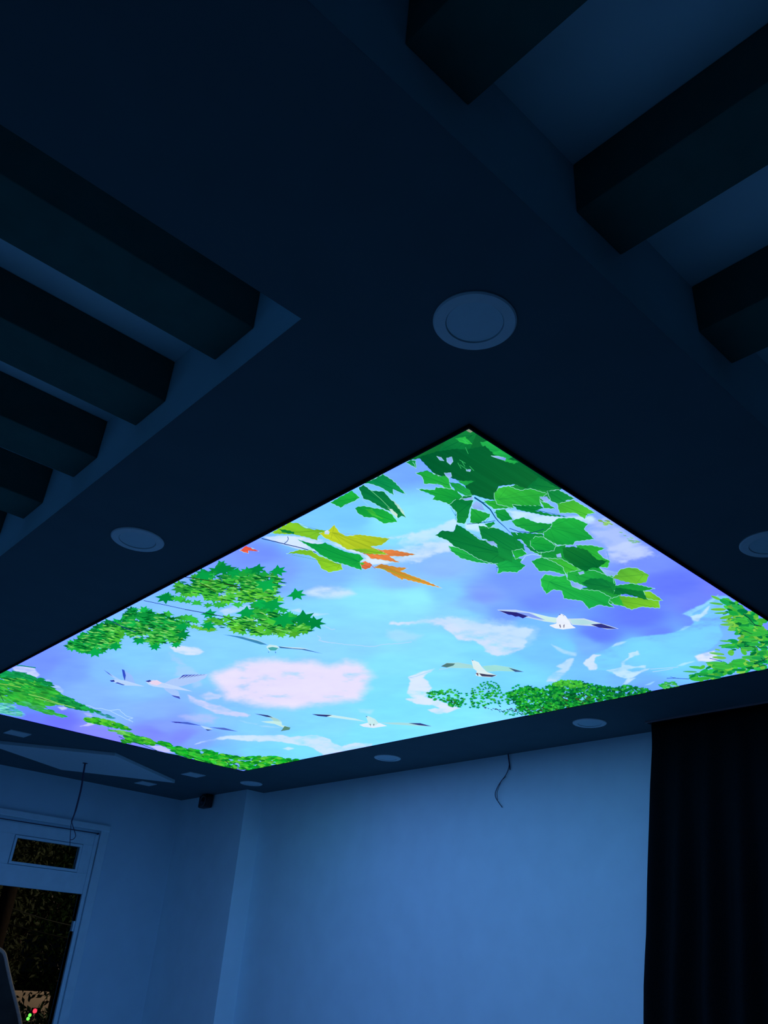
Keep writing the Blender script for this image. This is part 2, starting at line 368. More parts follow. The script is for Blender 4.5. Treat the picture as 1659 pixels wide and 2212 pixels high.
# clouds of the print: outline, colour, softness px, raggedness px, opacity
CLOUDS = [
 (c5((330,215),(480,150),(620,130),(760,128),(900,140),(1030,165),(1120,140),(1230,165),(1270,230),(1240,300),(1200,360),(1080,370),(960,390),(800,410),(660,400),(520,375),(420,360),(380,300)), (222,216,250), 19, 15, 0.97),
 (c6((-40,182),(0,180),(180,158),(330,150),(450,172),(560,198),(680,205),(800,222),(760,290),(740,340),(660,372),(590,382),(515,350),(500,310),(440,290),(360,285),(320,245),(250,200),(180,185),(0,190)), (200,218,255), 4, 7, 0.95),
 (c6((180,150),(420,150),(640,180),(820,220),(830,260),(740,330),(640,300),(520,240)), (170,215,255), 14, 10, 0.5),
 (c6((915,310),(990,345),(1070,360),(1060,380),(1020,375),(960,345)), (170,215,255), 3, 3, 0.85),
 (c6((1045,395),(1010,400),(950,440),(985,455),(930,475),(900,500),(890,530),(940,535),(990,500),(1030,440)), (185,218,255), 3, 4, 0.85),
 (c6((215,457),(150,470),(60,505),(75,530),(55,600),(90,630),(48,635),(110,665),(200,670),(250,690),(180,700),(235,725),(290,720),(370,690),(320,670),(230,640),(160,620),(200,570),(180,530),(140,510)), (210,225,255), 2.2, 3, 0.95),
 (c6((-60,230),(0,225),(90,235),(150,255),(100,280),(0,290),(-60,270)), (170,215,255), 8, 6, 0.5),
 (c7((990,380),(1060,345),(1150,310),(1240,250),(1330,240),(1420,290),(1420,420),(1280,470),(1300,560),(1240,640),(1100,720),(960,790),(700,800),(560,890),(450,855),(400,825),(260,820),(220,770),(290,705),(440,632),(600,570),(760,550),(870,540),(980,510),(1080,460),(1060,405)), (112,205,255), 3, 3, 0.8),
 (c7((1060,405),(1130,385),(1200,320),(1180,380),(1120,420),(1120,445),(1080,440)), (185,222,255), 2, 3, 0.9),
 (c7((990,385),(1060,350),(1190,290),(1270,235),(1240,280),(1130,345),(1070,380),(1060,400)), (140,208,255), 1.5, 2, 0.8),
 (c7((970,515),(1010,480),(1060,475),(1000,510)), (150,215,255), 2, 2, 0.7),
 (c7((440,640),(480,608),(550,600),(510,625)), (190,225,255), 2, 2, 0.8),
 (c7((220,770),(240,740),(300,700),(350,705),(310,725),(300,760),(330,785),(320,820),(260,820)), (200,222,255), 1.5, 3, 0.95),
 (c7((570,690),(640,670),(660,700),(600,720),(550,750),(540,775),(600,790),(700,790),(700,805),(620,805),(560,820),(600,835),(740,810),(640,855),(600,880),(570,890),(470,865),(440,835),(400,825),(520,800),(510,765),(570,720)), (190,225,255), 1.5, 3, 0.9),
 (c7((560,890),(620,885),(560,930),(520,945)), (190,225,255), 2, 2, 0.8),
 (c7((1090,715),(1150,690),(1240,670),(1270,740),(1200,755),(1120,750)), (215,225,255), 3, 2, 0.95),
 (c7((950,790),(1010,765),(1080,755),(1000,785)), (165,222,255), 2, 2, 0.9),
 (c7((700,940),(770,912),(740,935)), (150,210,255), 1.5, 2, 0.8),
 (c2((1180,690),(1400,665),(1659,560),(1690,600),(1670,790),(1520,820),(1450,855),(1400,882),(1290,870),(1050,890),(960,870),(1150,810),(1280,780),(1420,745),(1300,700)), (198,224,255), 6, 9, 0.85),
 (c1((130,690),(260,650),(330,620),(360,640),(320,700),(200,730),(60,790),(0,760)), (180,225,255), 8, 8, 0.7),
 (c1((650,560),(800,575),(1000,600),(1150,590),(1180,610),(1160,640),(900,640),(800,640),(690,610)), (190,228,255), 4, 3, 0.9),
 (c1((400,640),(500,640),(560,660),(480,690),(410,670)), (190,228,255), 4, 3, 0.9),
 (c1((1130,640),(1240,600),(1400,720),(1450,745),(1550,830),(1450,850),(1350,880),(1230,870),(1270,800),(1160,720)), (165,190,255), 7, 9, 0.85),
 (c1((1250,780),(1400,740),(1530,815),(1400,860),(1330,880),(1250,830)), (185,205,255), 7, 8, 0.7),
 (c2((240,690),(400,680),(620,700),(800,740),(1000,820),(1100,850),(1250,880),(1050,890),(980,830),(700,730),(620,800),(500,780),(420,755),(300,720)), (205,225,255), 3, 3, 0.95),
 ([(655,1281),(680,1270),(715,1267),(755,1273),(765,1283),(735,1291),(690,1290)], (200,225,255), 10, 3, 0.8),
 (c3((690,560),(760,558),(850,565),(885,590),(860,608),(780,608),(720,590)), (205,222,255), 2.5, 3, 0.95),
 (c3((690,600),(750,620),(760,650),(820,680),(860,730),(870,780),(830,790),(780,740),(720,720),(740,660),(700,630)), (160,200,255), 5, 6, 0.65),
 (c5((185,335),(230,360),(380,400),(450,430),(555,455),(540,468),(450,460),(350,445),(260,405),(200,380)), (200,205,255), 3, 4, 0.9),
 (c5((250,340),(310,320),(380,340),(370,362),(290,365)), (190,205,255), 4, 5, 0.75),
 (c5((130,460),(250,445),(360,470),(330,500),(230,500)), (175,185,255), 9, 6, 0.6),
 (c5((220,632),(260,612),(410,580),(470,575),(600,578),(740,573),(790,585),(860,580),(950,572),(1030,598),(1040,620),(1100,642),(1180,620),(1280,628),(1270,650),(1000,700),(960,670),(900,640),(800,625),(690,610),(600,612),(500,605),(420,595),(280,618)), (195,222,255), 2.2, 3, 0.95),
 (c5((750,655),(780,648),(812,655),(780,662)), (190,225,255), 3, 2, 0.9),
 (c5((1200,420),(1290,425),(1270,450),(1210,440)), (170,225,255), 6, 3, 0.7),
 (c5((490,487),(600,508),(590,514),(520,500)), (170,215,255), 2, 2, 0.6),
 (c5((600,516),(740,530),(620,524)), (170,215,255), 2, 2, 0.6),
 (c5((1620,425),(1660,412),(1700,430),(1640,438)), (200,225,255), 2, 2, 0.8),
 (d3((140,60),(300,50),(410,70),(430,110),(470,152),(410,190),(330,165),(240,160),(180,110)), (195,210,255), 2, 2, 0.9),
 (d3((500,210),(590,215),(620,265),(700,285),(760,330),(755,380),(660,360),(600,290),(540,250)), (172,205,255), 2, 2, 0.8),
 (d3((700,540),(790,535),(800,560),(740,572)), (195,205,255), 2, 2, 0.8),
 (d3((980,600),(1080,612),(1105,655),(1040,640)), (195,200,255), 2, 2, 0.8),
 (d3((960,770),(1040,740),(1060,715),(1150,735),(1050,765)), (195,200,255), 2, 2, 0.8),
 (d4((540,365),(660,365),(760,410),(800,445),(700,440),(600,410)), (190,195,255), 2, 2, 0.85),
 (d4((400,340),(500,365),(650,430),(560,400)), (150,170,255), 2, 2, 0.8),
 (d2((380,620),(560,560),(700,555),(850,600),(840,625),(700,600),(560,640),(450,665)), (185,218,255), 3, 3, 0.8),
 (d2((1190,615),(1290,592),(1300,612),(1330,645),(1370,640),(1610,655),(1500,672),(1390,672),(1380,652),(1240,628)), (180,218,255), 2, 2, 0.8),
 (d2((750,690),(870,690),(880,735),(800,730)), (190,222,255), 2, 2, 0.8),
]
STEP = 0.0062
nx = int((PX1 - PX0) / STEP); ny = int((PY1 - PY0) / STEP)
gx = np.linspace(PX0, PX1, nx); gy = np.linspace(PY0, PY1, ny)
GX, GY = np.meshgrid(gx, gy)
Q = np.stack([GX.ravel(), GY.ravel()], 1)
PP = pan2px(Q)
PP[:, 0] = np.clip(PP[:, 0], -200, 1900)
warp = np.stack([fbm(PP[:, 0] / 120, PP[:, 1] / 45, 4) * 34, fbm(PP[:, 0] / 120 + 50, PP[:, 1] / 45 + 9, 4) * 12], 1)
PW = PP + warp
num = np.zeros((len(Q), 3)); den = np.zeros(len(Q))
for (x, y), c in zip(SK[:, :2], SKL):
    w = 1.0 / (((PW[:, 0] - x) / 1.9) ** 2 + (PW[:, 1] - y) ** 2 + 60.0) ** 2
    num += w[:, None] * c; den += w
col = num / den[:, None]
strk = fbm(PP[:, 0] / 60 + 3, PP[:, 1] / 14 + 5, 4)
col = col * (1 + 0.16 * strk[:, None])
n1 = fbm(PP[:, 0] / 16, PP[:, 1] / 7, 4); n2 = fbm(PP[:, 0] / 45 + 7, PP[:, 1] / 16 + 3, 4); n4 = fbm(PP[:, 0] / 7 + 3, PP[:, 1] / 3.6 + 1, 3); n3 = fbm(PP[:, 0] / 26 + 31, PP[:, 1] / 8 + 13, 5)
for poly, c, soft, amp, op in CLOUDS:
    pl = np.array(poly); m = soft * 3 + amp + 6
    sel = np.where((PP[:, 0] > pl[:, 0].min() - m) & (PP[:, 0] < pl[:, 0].max() + m) & (PP[:, 1] > pl[:, 1].min() - m) & (PP[:, 1] < pl[:, 1].max() + m))[0]
    if not len(sel): continue
    s = sdist(PP[sel], poly) + ((n1[sel] * 1.7 + n4[sel] * 1.1) * (0.35 if soft > 15 else 1.0) + n2[sel] * 1.3) * amp
    a = np.clip((s + soft) / (2 * soft), 0, 1); a = a * a * (3 - 2 * a) * op
    a = a * np.clip((1.15 if soft > 15 else 0.98 if soft > 7 else 0.86) + 1.3 * n2[sel] + 1.5 * n3[sel], 0.12, 1.0)
    cc_ = np.minimum(np.array(c) + [12, 10, 0], 255)
    body = lin(cc_) * (1 + 0.10 * n2[sel])[:, None]
    col[sel] = col[sel] * (1 - a[:, None]) + body * a[:, None]
BLUE = 1.9
col = np.clip(col, 0, 1)
col[:, 2] = np.where(col[:, 2] > 0.9, col[:, 2] * BLUE, col[:, 2])

verts = [np.column_stack([Q, np.full(len(Q), ZF)])]
cols = [col]
ii = np.arange(nx * ny).reshape(ny, nx)
quads = np.stack([ii[:-1, :-1].ravel(), ii[1:, :-1].ravel(), ii[1:, 1:].ravel(), ii[:-1, 1:].ravel()], 1)
tri_list = []; nverts = len(Q)
layer = [0]
def clip_rect(pts):
    # keep the outline on the film
    def cut(P, ax, lim, keep_less):
        out = []
        for i in range(len(P)):
            a = P[i]; b = P[(i + 1) % len(P)]
            ia = (a[ax] <= lim) == keep_less or a[ax] == lim; ib = (b[ax] <= lim) == keep_less or b[ax] == lim
            if ia: out.append(a)
            if ia != ib:
                t = (lim - a[ax]) / (b[ax] - a[ax]); out.append(a + (b - a) * t)
        return out
    P = [np.asarray(p) for p in pts]
    for ax, lim, kl in ((0, PX1, True), (0, PX0, False), (1, PY1, True), (1, PY0, False)):
        if not P: return P
        P = cut(P, ax, lim, kl)
    return P
def put(pts, c, lay, var=0.06, tip=None):
    global nverts
    q = px2pan(pts)
    if q[:, 0].max() < PX0 or q[:, 0].min() > PX1 or q[:, 1].max() < PY0 or q[:, 1].min() > PY1: return
    if q[:, 0].min() < PX0 or q[:, 0].max() > PX1 or q[:, 1].min() < PY0 or q[:, 1].max() > PY1:
        q = np.array(clip_rect(q))
        if len(q) < 3: return
    tris = tessellate_polygon([[Vector((a, b, 0)) for a, b in q]])
    z = ZF - 0.0003 - lay * 3.6e-6
    verts.append(np.column_stack([q, np.full(len(q), z)]))
    base = lin(c)
    v = 1 + var * (rng.random((len(q), 1)) * 2 - 1) * 2
    if tip is not None:
        ce = q.mean(0); dd = q[np.argmax(((q - ce) ** 2).sum(1))] - ce
        t = np.clip(((q - ce) @ dd) / (dd @ dd + 1e-12) * 0.5 + 0.5, 0, 1)[:, None]
        base = base[None, :] * (1 - t) + lin(tip)[None, :] * t
        cols.append(np.clip(base * v, 0, 1.5))
    else:
        cols.append(np.clip(base[None, :] * v, 0, 1.5))
    for t in tris: tri_list.append((nverts + t[0], nverts + t[1], nverts + t[2]))
    nverts += len(q)
def nl(): layer[0] += 1; return layer[0]
def line(pts, w, c, lay=None, taper=False):
    pts = np.array(pts, float)
    lay = nl() if lay is None else lay
    d = np.gradient(pts, axis=0); L = np.hypot(d[:, 0], d[:, 1])[:, None] + 1e-6
    n = np.stack([-d[:, 1], d[:, 0]], 1) / L
    ww = np.full(len(pts), w / 2.0)
    if taper: ww = ww * np.linspace(1, 0.25, len(pts))
    put(np.concatenate([pts + n * ww[:, None], (pts - n * ww[:, None])[::-1]]), c, lay, 0)
def jag(pts, amp, step=5):
    out = []
    n = len(pts)
    for i in range(n):
        a = np.array(pts[i]); b = np.array(pts[(i + 1) % n]); L = np.hypot(*(b - a)); k = max(1, int(L / step))
        nn = np.array([-(b - a)[1], (b - a)[0]]) / (L + 1e-6)
        for j in range(k):
            p = a + (b - a) * j / k
            if j: p = p + nn * (amp * (1.3 if j % 2 else -0.5) + random.uniform(-amp, amp) * 0.5)
            out.append(tuple(p))
    return out
def leaf(pts, c, rim=(165, 235, 235), rimw=1.6, vein=True, amp=0.7):
    pj = jag(pts, amp)
    if rim is not None:
        cl = np.array(pj + [pj[0], pj[1]])
        line(cl, rimw, rim)
    put(pj, tuple(k * 0.93 for k in c), nl(), 0.05, tip=(min(255, c[0] * 1.1 + 14), min(255, c[1] * 1.07 + 4), c[2] * 0.98))
    if vein and len(pts) > 4:
        P = np.array(pts); ce = P.mean(0)
        far = P[np.argmax(np.hypot(*(P - ce).T))]; opp = ce - (far - ce) * 0.62
        v = tuple(max(0, k * 0.88) for k in c)
        line([opp, opp + (far - opp) * 0.5, opp + (far - opp) * 0.9], 1.1, v)
        for k in range(0, len(P), 2):
            if np.hypot(*(P[k] - far)) > 6 and np.hypot(*(P[k] - opp)) > 8: line([opp, opp + (P[k] - opp) * 0.78], 0.7, v)

D_, M1, B_, Y_ = (0, 98, 52), (4, 140, 72), (22, 172, 70), (95, 195, 48)
# --- big plane-tree branch at the near corner
for q, c in ((((700,690),(860,700),(950,770),(990,850),(900,850),(790,800)), (10,146,62)), (((860,790),(1000,765),(1010,850),(1090,905),(960,885),(850,850)), (14,150,62)), (((1000,900),(1100,850),(1200,900),(1290,960),(1300,1010),(1100,1000)), (16,156,64)),
             (((480,650),(600,668),(600,720),(500,730)), (8,134,62)), (((1080,1030),(1200,1000),(1330,1030),(1330,1110),(1270,1120),(1160,1060)), (18,150,62)), (((560,455),(700,405),(860,425),(960,440),(900,500),(700,540),(580,500)), (14,140,60)),
             (((620,880),(680,830),(740,850),(720,900)), (12,150,66)), (((330,480),(440,470),(440,520),(400,560),(340,540)), (8,136,62))):
    leaf(c1(*q), c, rim=(165,235,235), vein=False)
leaf(c1((380,55),(430,55),(520,110),(620,180),(760,280),(980,430),(960,440),(860,420),(700,380),(560,420),(430,380),(300,360),(225,350),(180,305),(130,250),(60,262),(90,235),(180,190),(300,130)), (2,104,55), rim=None, vein=False)
leaf(c1((300,120),(415,62),(470,100),(430,190),(340,200),(240,205)), (4,120,62), rim=None)
leaf(c1((490,150),(545,145),(680,235),(650,250),(600,230),(545,205),(510,195)), (20,168,82), rim=None)
leaf(c1((555,215),(610,200),(690,240),(640,262),(600,240)), (24,176,84), rim=None)
leaf(c1((570,278),(640,250),(700,262),(720,272),(640,300),(605,300)), (30,180,80), rim=None)
leaf(c1((340,130),(400,118),(430,150),(445,165),(400,162),(365,150)), (34,190,80), rim=None)
leaf(c1((120,240),(240,205),(350,190),(400,198),(520,172),(600,255),(760,300),(850,370),(960,430),(820,425),(760,430),(700,405),(600,415),(580,500),(520,490),(470,472),(440,470),(380,390),(300,360),(230,355),(185,310)), D_, rim=None, vein=False)
leaf(c1((840,360),(900,395),(965,430),(890,445),(820,432),(760,430)), (6,125,62), rim=None)
leaf(c1((50,262),(105,262),(108,305),(80,280)), (10,150,75))
leaf(c1((105,335),(175,320),(240,355),(300,350),(305,395),(320,430),(300,437),(250,405),(200,400),(155,400),(145,360)), (24,170,68))
leaf(c1((110,430),(220,437),(225,420),(320,432),(350,440),(385,480),(350,510),(325,530),(260,505),(205,495),(220,475)), (16,162,64))
leaf(c1((345,495),(400,490),(450,500),(430,545),(420,600),(395,640),(350,630),(350,570),(305,525)), (4,128,62))
leaf(c1((300,388),(370,400),(430,440),(445,470),(400,472),(340,440)), (20,160,78), rim=None)
leaf(c1((345,382),(465,382),(400,412)), (24,165,78), rim=None)
leaf(c1((435,545),(550,580),(545,600),(480,640),(430,630)), (20,162,66))
leaf(c1((510,500),(580,500),(700,545),(570,550),(530,520)), (26,166,60))
leaf(c1((890,445),(960,436),(1060,492),(1000,500),(1020,520),(1000,560),(950,520),(910,500)), (12,140,66))
leaf(c1((950,520),(1050,497),(1180,575),(1130,580),(1115,610),(1060,575),(965,575)), (62,186,58))
leaf(c1((575,455),(600,425),(660,413),(730,440),(790,428),(890,460),(845,490),(855,530),(740,532),(682,522),(690,547),(590,520),(575,480)), (36,178,66))
leaf(c1((850,500),(900,520),(940,550),(870,545)), (30,170,62))
leaf(c1((690,530),(850,530),(870,545),(820,560),(900,578),(1020,600),(880,592),(710,555)), (4,135,60), rim=None)
leaf(c1((585,555),(640,552),(685,615),(620,625),(590,600),(580,570)), (8,146,64))
leaf(c1((675,620),(750,600),(820,630),(925,640),(870,700),(790,690),(700,650)), (16,158,66))
leaf(c1((920,630),(960,605),(1050,603),(1135,640),(1110,670),(1172,730),(1055,745),(1045,765),(950,765),(870,720),(868,690),(912,665)), (18,166,68))
leaf(c1((515,640),(570,625),(580,640),(540,665)), (10,146,66))
leaf(c1((300,770),(400,790),(480,850),(590,880),(470,870),(370,842),(320,805)), (20,168,76))
leaf(c1((220,708),(265,678),(330,685),(350,640),(400,668),(490,735),(540,740),(600,790),(680,830),(680,870),(640,870),(600,880),(540,870),(480,850),(400,800),(330,770),(300,740)), (4,124,62))
leaf(c1((580,880),(640,858),(700,850),(762,890),(710,930),(640,925),(592,935),(600,900)), (16,166,76))
leaf(c1((485,670),(600,668),(680,708),(750,760),(760,800),(690,800),(680,870),(600,830),(590,770),(500,720)), (6,132,66), rim=None)
leaf(c1((670,685),(700,690),(745,735),(690,730)), (4,130,60), rim=None)
leaf(c1((680,800),(740,788),(770,820),(700,850)), (20,168,66))
leaf(c1((790,740),(820,713),(870,720),(942,770),(930,800),(840,812),(790,770)), (14,160,66))
leaf(c1((1060,765),(1160,768),(1242,785),(1190,805),(1222,840),(1265,862),(1250,902),(1180,895),(1100,840)), (34,178,62))
leaf(c1((850,840),(980,850),(1085,910),(1010,945),(960,900)), (44,182,60))
leaf(c1((795,860),(860,838),(940,870),(985,900),(1000,945),(920,922),(840,920)), (22,168,70))
leaf(c1((850,970),(880,940),(960,955),(1000,945),(1030,990),(1100,1030),(1200,1040),(1272,1080),(1255,1110),(1290,1140),(1200,1122),(1140,1148),(1100,1100),(990,1085),(980,1040),(930,1030),(885,1057),(855,1010)), (22,174,74))
leaf(c1((1010,930),(1100,910),(1180,920),(1285,960),(1290,1000),(1200,1030),(1110,1010),(1010,970)), (20,164,70))
leaf(c1((1280,960),(1330,910),(1380,900),(1430,905),(1500,945),(1480,990),(1420,1000),(1330,980)), (90,188,56))
leaf(c1((1270,1010),(1400,995),(1535,1025),(1470,1040),(1490,1090),(1400,1060),(1300,1050)), (18,158,66))
leaf(c1((1465,1040),(1510,1045),(1582,1097),(1490,1100)), (104,194,48))
leaf(c1((1260,1090),(1320,1068),(1450,1080),(1558,1100),(1562,1142),(1450,1135),(1395,1152),(1340,1130),(1290,1120)), (100,192,48))
leaf(c1((1260,1090),(1320,1068),(1350,1130),(1290,1120)), (30,176,66), rim=None)
leaf(c1((980,780),(1050,773),(1130,795),(1185,850),(1252,860),(1190,905),(1160,900),(1120,925),(1050,890),(990,840)), (3,110,52), rim=None)
leaf(c1((1095,990),(1150,963),(1220,965),(1300,1000),(1285,1060),(1230,1040),(1140,1030)), (6,124,62), rim=None)
leaf(c1((1300,1018),(1460,1040),(1495,1097),(1370,1060),(1285,1062)), (4,116,56), rim=None)
for h in (((1030,995),(1070,990),(1102,1012),(1090,1032),(1040,1012)), ((1075,928),(1105,922),(1112,935),(1085,942)), ((1205,905),(1300,925),(1312,942),(1250,950)),
          ((945,822),(970,815),(975,838),(950,838)), ((525,742),(570,742),(592,765),(560,768)), ((290,245),(320,238),(328,265),(312,285),(292,268)),
          ((275,335),(315,333),(320,355),(300,365),(285,350)), ((405,312),(435,315),(430,326),(408,322)), ((230,235),(255,240),(275,262),(250,258)),
          ((555,232),(600,235),(645,245),(640,262),(600,250)), ((845,478),(890,475),(905,500),(880,512)), ((440,530),(465,500),(500,520),(520,560),(450,548)),
          ((385,490),(450,475),(445,495),(400,498))):
    leaf(c1(*h), (130, 175, 255), rimw=1.2, vein=False, amp=0.2)
line(c1((455,480),(500,510),(550,552),(580,600),(600,625),(640,660),(670,692)), 3.6, (14,78,120), taper=True)
line(c1((665,665),(720,685),(800,692),(840,680),(870,670)), 1.5, (14,78,100))
line(c1((410,640),(500,632),(580,620)), 1.2, (14,78,90))
line(c1((760,770),(800,795),(870,800)), 1.3, (10,70,80)); line(c1((740,860),(760,830),(800,820),(860,830)), 1.3, (175,230,250))
for k in range(7):
    a = random.uniform(300, 480); b = random.uniform(120, 330)
    line(c1((a, b), (a + random.uniform(15, 50), b + random.uniform(8, 40))), 1.0, (60, 200, 110))
# near corner of the film, a pale worn spot
leaf([(1005,924),(1013,920),(1024,930),(1016,934),(1008,930)], (120,150,135), rim=None, vein=False, amp=0)
# --- maple twig with autumn tips
leaf(c2((60,790),(110,755),(208,796),(125,790),(126,812)), (232,90,72))
line(c2((225,700),(320,722),(400,742),(520,770),(630,803)), 1.8, (16,60,90))
leaf(c2((290,662),(350,625),(440,578),(500,585),(540,615),(600,630),(712,640),(722,668),(650,680),(642,716),(560,692),(470,670),(360,668)), (118,196,44))
leaf(c2((350,628),(400,632),(470,650),(465,668),(380,655)), (12,130,60), rim=None)
line(c2((420,685),(425,705),(415,722),(395,738)), 1.5, (16,70,80))
leaf(c2((1010,760),(1060,765),(1110,785),(1200,783),(1385,820),(1280,835),(1180,832),(1258,882),(1130,860),(1040,850),(1010,820),(970,790)), (216,128,72))
leaf(c2((945,890),(1000,868),(1050,895),(1035,920),(1000,932),(960,922)), (214,112,70))
leaf(c2((655,660),(720,640),(770,596),(800,650),(850,682),(960,670),(1070,685),(1185,700),(1120,750),(1040,760),(1100,790),(1175,820),(1000,812),(950,792),(860,780),(800,740),(740,715),(690,690)), (165,198,40))
leaf(c2((880,780),(1000,775),(1100,790),(1178,822),(1000,814)), (120,190,44), rim=None)
leaf(c2((410,813),(510,783),(600,790),(650,830),(720,850),(770,880),(820,890),(832,932),(780,942),(725,952),(670,922),(640,860),(590,830),(500,815)), (120,198,42))
leaf(c2((495,706),(590,735),(660,740),(700,728),(760,760),(860,800),(960,820),(988,850),(960,870),(972,937),(880,905),(760,870),(660,820),(630,790)), (8,160,70))
leaf(c2((940,875),(1010,885),(975,900)), (70,185,60), rim=None)
leaf(c2((1065,915),(1120,888),(1220,910),(1325,920),(1260,942),(1330,970),(1440,1010),(1575,1072),(1360,1022),(1282,1000),(1275,1012),(1200,965),(1130,930)), (206,146,56))
line(c2((1125,925),(1200,945),(1300,985),(1420,1020)), 1.0, (120,180,40))
leaf(c2((698,645),(716,638),(732,652),(725,667),(697,665)), (190,215,255), vein=False, amp=0)
line(c2((1030,880),(1050,905),(1075,925)), 1.2, (190,70,60))
# --- leaf group left of the corner
leaf(c2((985,285),(1060,258),(1130,218),(1200,260),(1250,310),(1308,374),(1205,330),(1212,378),(1120,320),(1040,292)), (4,142,82))
leaf(c2((950,318),(985,298),(1040,340),(1140,350),(1180,400),(1250,450),(1285,500),(1304,546),(1270,530),(1245,548),(1190,500),(1120,470),(1040,420),(985,402)), (2,122,68))
leaf(c2((1160,465),(1200,480),(1240,520),(1235,548),(1190,500)), (190,232,230), rim=None, vein=False)
leaf(c2((1190,400),(1250,450),(1285,500),(1300,540),(1265,500)), (170,225,225), rim=None, vein=False)
line(c2((1040,340),(1110,400),(1180,470)), 1.0, (120,215,150))
leaf(c2((738,430),(820,382),(900,340),(960,395),(920,420),(862,440),(815,470)), (16,170,66))
leaf(c2((922,475),(945,460),(990,455),(1050,470),(1130,480),(1200,520),(1238,577),(1135,587),(1070,545),(990,540),(940,505)), (14,166,66))
leaf(c2((1000,480),(1050,475),(1080,520),(1150,560),(1050,530)), (50,190,64), rim=None)
leaf(c2((1300,130),(1345,112),(1382,178),(1340,152)), (8,145,72))
line(c2((975,405),(1000,430),(1025,455)), 1.2, (150,210,235))

# --- scattered leaves
def maple(cx, cy, rx, ry, a):
    P = []
    tips = [0, 62, 118, 180 - 15, 180 + 15, 242, 298]
    for k in range(14):
        ang = a + 2 * PI * k / 14
        r = 1.0 if k % 2 == 0 else 0.50
        if k == 8: r = 0.5
        P.append((cx + rx * r * math.cos(ang), cy + ry * r * math.sin(ang)))
    return P
def oval(cx, cy, L, w, a, n=10):
    P = []
    for k in range(n):
        t = 2 * PI * k / n
        x = L * math.cos(t); y = w * math.sin(t) * (0.65 + 0.35 * math.cos(t / 2) ** 2)
        P.append((cx + x * math.cos(a) - y * math.sin(a) * 0.8, cy + x * math.sin(a) * 0.75 + y * math.cos(a)))
    return P
def lens(cx, cy, L, w, a):
    P = [(-1, 0), (-0.4, 0.8), (0.3, 0.8), (1, 0), (0.3, -0.8), (-0.4, -0.8)]
    return [(cx + L * u * math.cos(a) - w * v * math.sin(a), cy + L * u * math.sin(a) + w * v * math.cos(a)) for u, v in P]
def sample(poly, n, inset=0.0):
    pl = np.array(poly); out = []
    while len(out) < n:
        c = np.column_stack([rng.uniform(pl[:, 0].min(), pl[:, 0].max(), 400), rng.uniform(pl[:, 1].min(), pl[:, 1].max(), 400)])
        s = sdist(c, poly); out += [tuple(p) for p in c[s > inset]]
    return out[:n]
def mix(a, b, t): return tuple(a[i] + (b[i] - a[i]) * t for i in range(3))
def scatter(poly, n, shape, size, asp, cols_, ang, layers, inset=2.0, vgrad=None, jit=0.25, slant=None):
    base = layer[0]; layer[0] += layers
    pl = np.array(poly); y0, y1 = pl[:, 1].min(), pl[:, 1].max()
    pts = sample(poly, n, inset)
    for i, (x, y) in enumerate(pts):
        s = size * random.uniform(1 - jit, 1 + jit)
        a = random.uniform(*ang)
        c = random.choice(cols_)
        if vgrad is not None:
            yy = y - (slant or 0) * (x - pl[:, 0].mean())
            t = min(1, max(0, (yy - y0) / (y1 - y0) + random.uniform(-0.22, 0.22))); c = mix(c, vgrad, t)
        k = random.uniform(0.86, 1.1); c = tuple(min(255, q * k) for q in c)
        P = shape(x, y, s, s * asp, a)
        put(P, c, base + 1 + i * layers // max(1, n), 0.04)
G1 = [(6,160,72), (10,172,76), (2,136,62), (4,148,66), (2,112,50)]
YG = (92, 200, 50)
LT = [(110,215,100), (140,225,110)]
def maple_mass(poly, n, size, dens_fill=None):
    scatter(poly, n, maple, size, 0.62, G1, (0, 6.28), 16, 4, YG)
C1P = c3((690,235),(740,200),(850,140),(960,85),(1060,125),(1200,130),(1330,165),(1350,215),(1310,240),(1330,300),(1190,312),(1050,315),(930,308),(850,270),(760,270))
C2P = c3((890,395),(980,400),(1060,380),(1180,300),(1290,330),(1400,385),(1520,435),(1540,468),(1390,498),(1200,498),(1060,480),(950,450),(860,440))
C3P = c3((380,420),(480,340),(560,345),(700,380),(800,410),(820,440),(790,470),(800,500),(750,540),(600,555),(520,530),(440,490))
C4P = c3((85,560),(200,490),(330,420),(390,410),(425,470),(400,540),(330,595),(230,600),(150,575))
for P, n in ((C1P, 26), (C2P, 18), (C3P, 24), (C4P, 22)):       # darker heart of each mass
    scatter(P, n, maple, 22, 0.5, [(4,132,58), (6,150,62), (12,160,58)], (0, 6.28), 4, 12, (60,180,50))
scatter(c3((600,280),(660,262),(760,290),(900,322),(1100,318),(1090,330),(900,332),(760,305)), 14, maple, 15, 0.5, [(50,185,64)], (0, 6.28), 4, 1)
scatter(c3((640,365),(720,375),(860,395),(850,430),(760,425)), 12, maple, 15, 0.5, [(50,185,64)], (0, 6.28), 4, 1)
scatter(c3((780,440),(900,455),(1010,482),(1000,492),(880,465)), 7, maple, 13, 0.45, [(96,196,60)], (0, 6.28), 4, 0.5)
scatter(C1P, 85, maple, 17, 0.62, G1[:4], (0, 6.28), 14, 3, YG)
scatter(C2P, 75, maple, 17, 0.62, G1[:4], (0, 6.28), 14, 3, YG)
scatter(C3P, 90, maple, 14, 0.62, G1, (0, 6.28), 14, 3, (50,180,60))
scatter(C4P, 75, maple, 14, 0.62, G1, (0, 6.28), 14, 2, (30,170,60))
scatter(c3((330,440),(400,420),(430,500),(400,560),(340,500)), 18, maple, 13, 0.7, [(70,190,56), (50,180,60)], (0, 6.28), 6, 1)
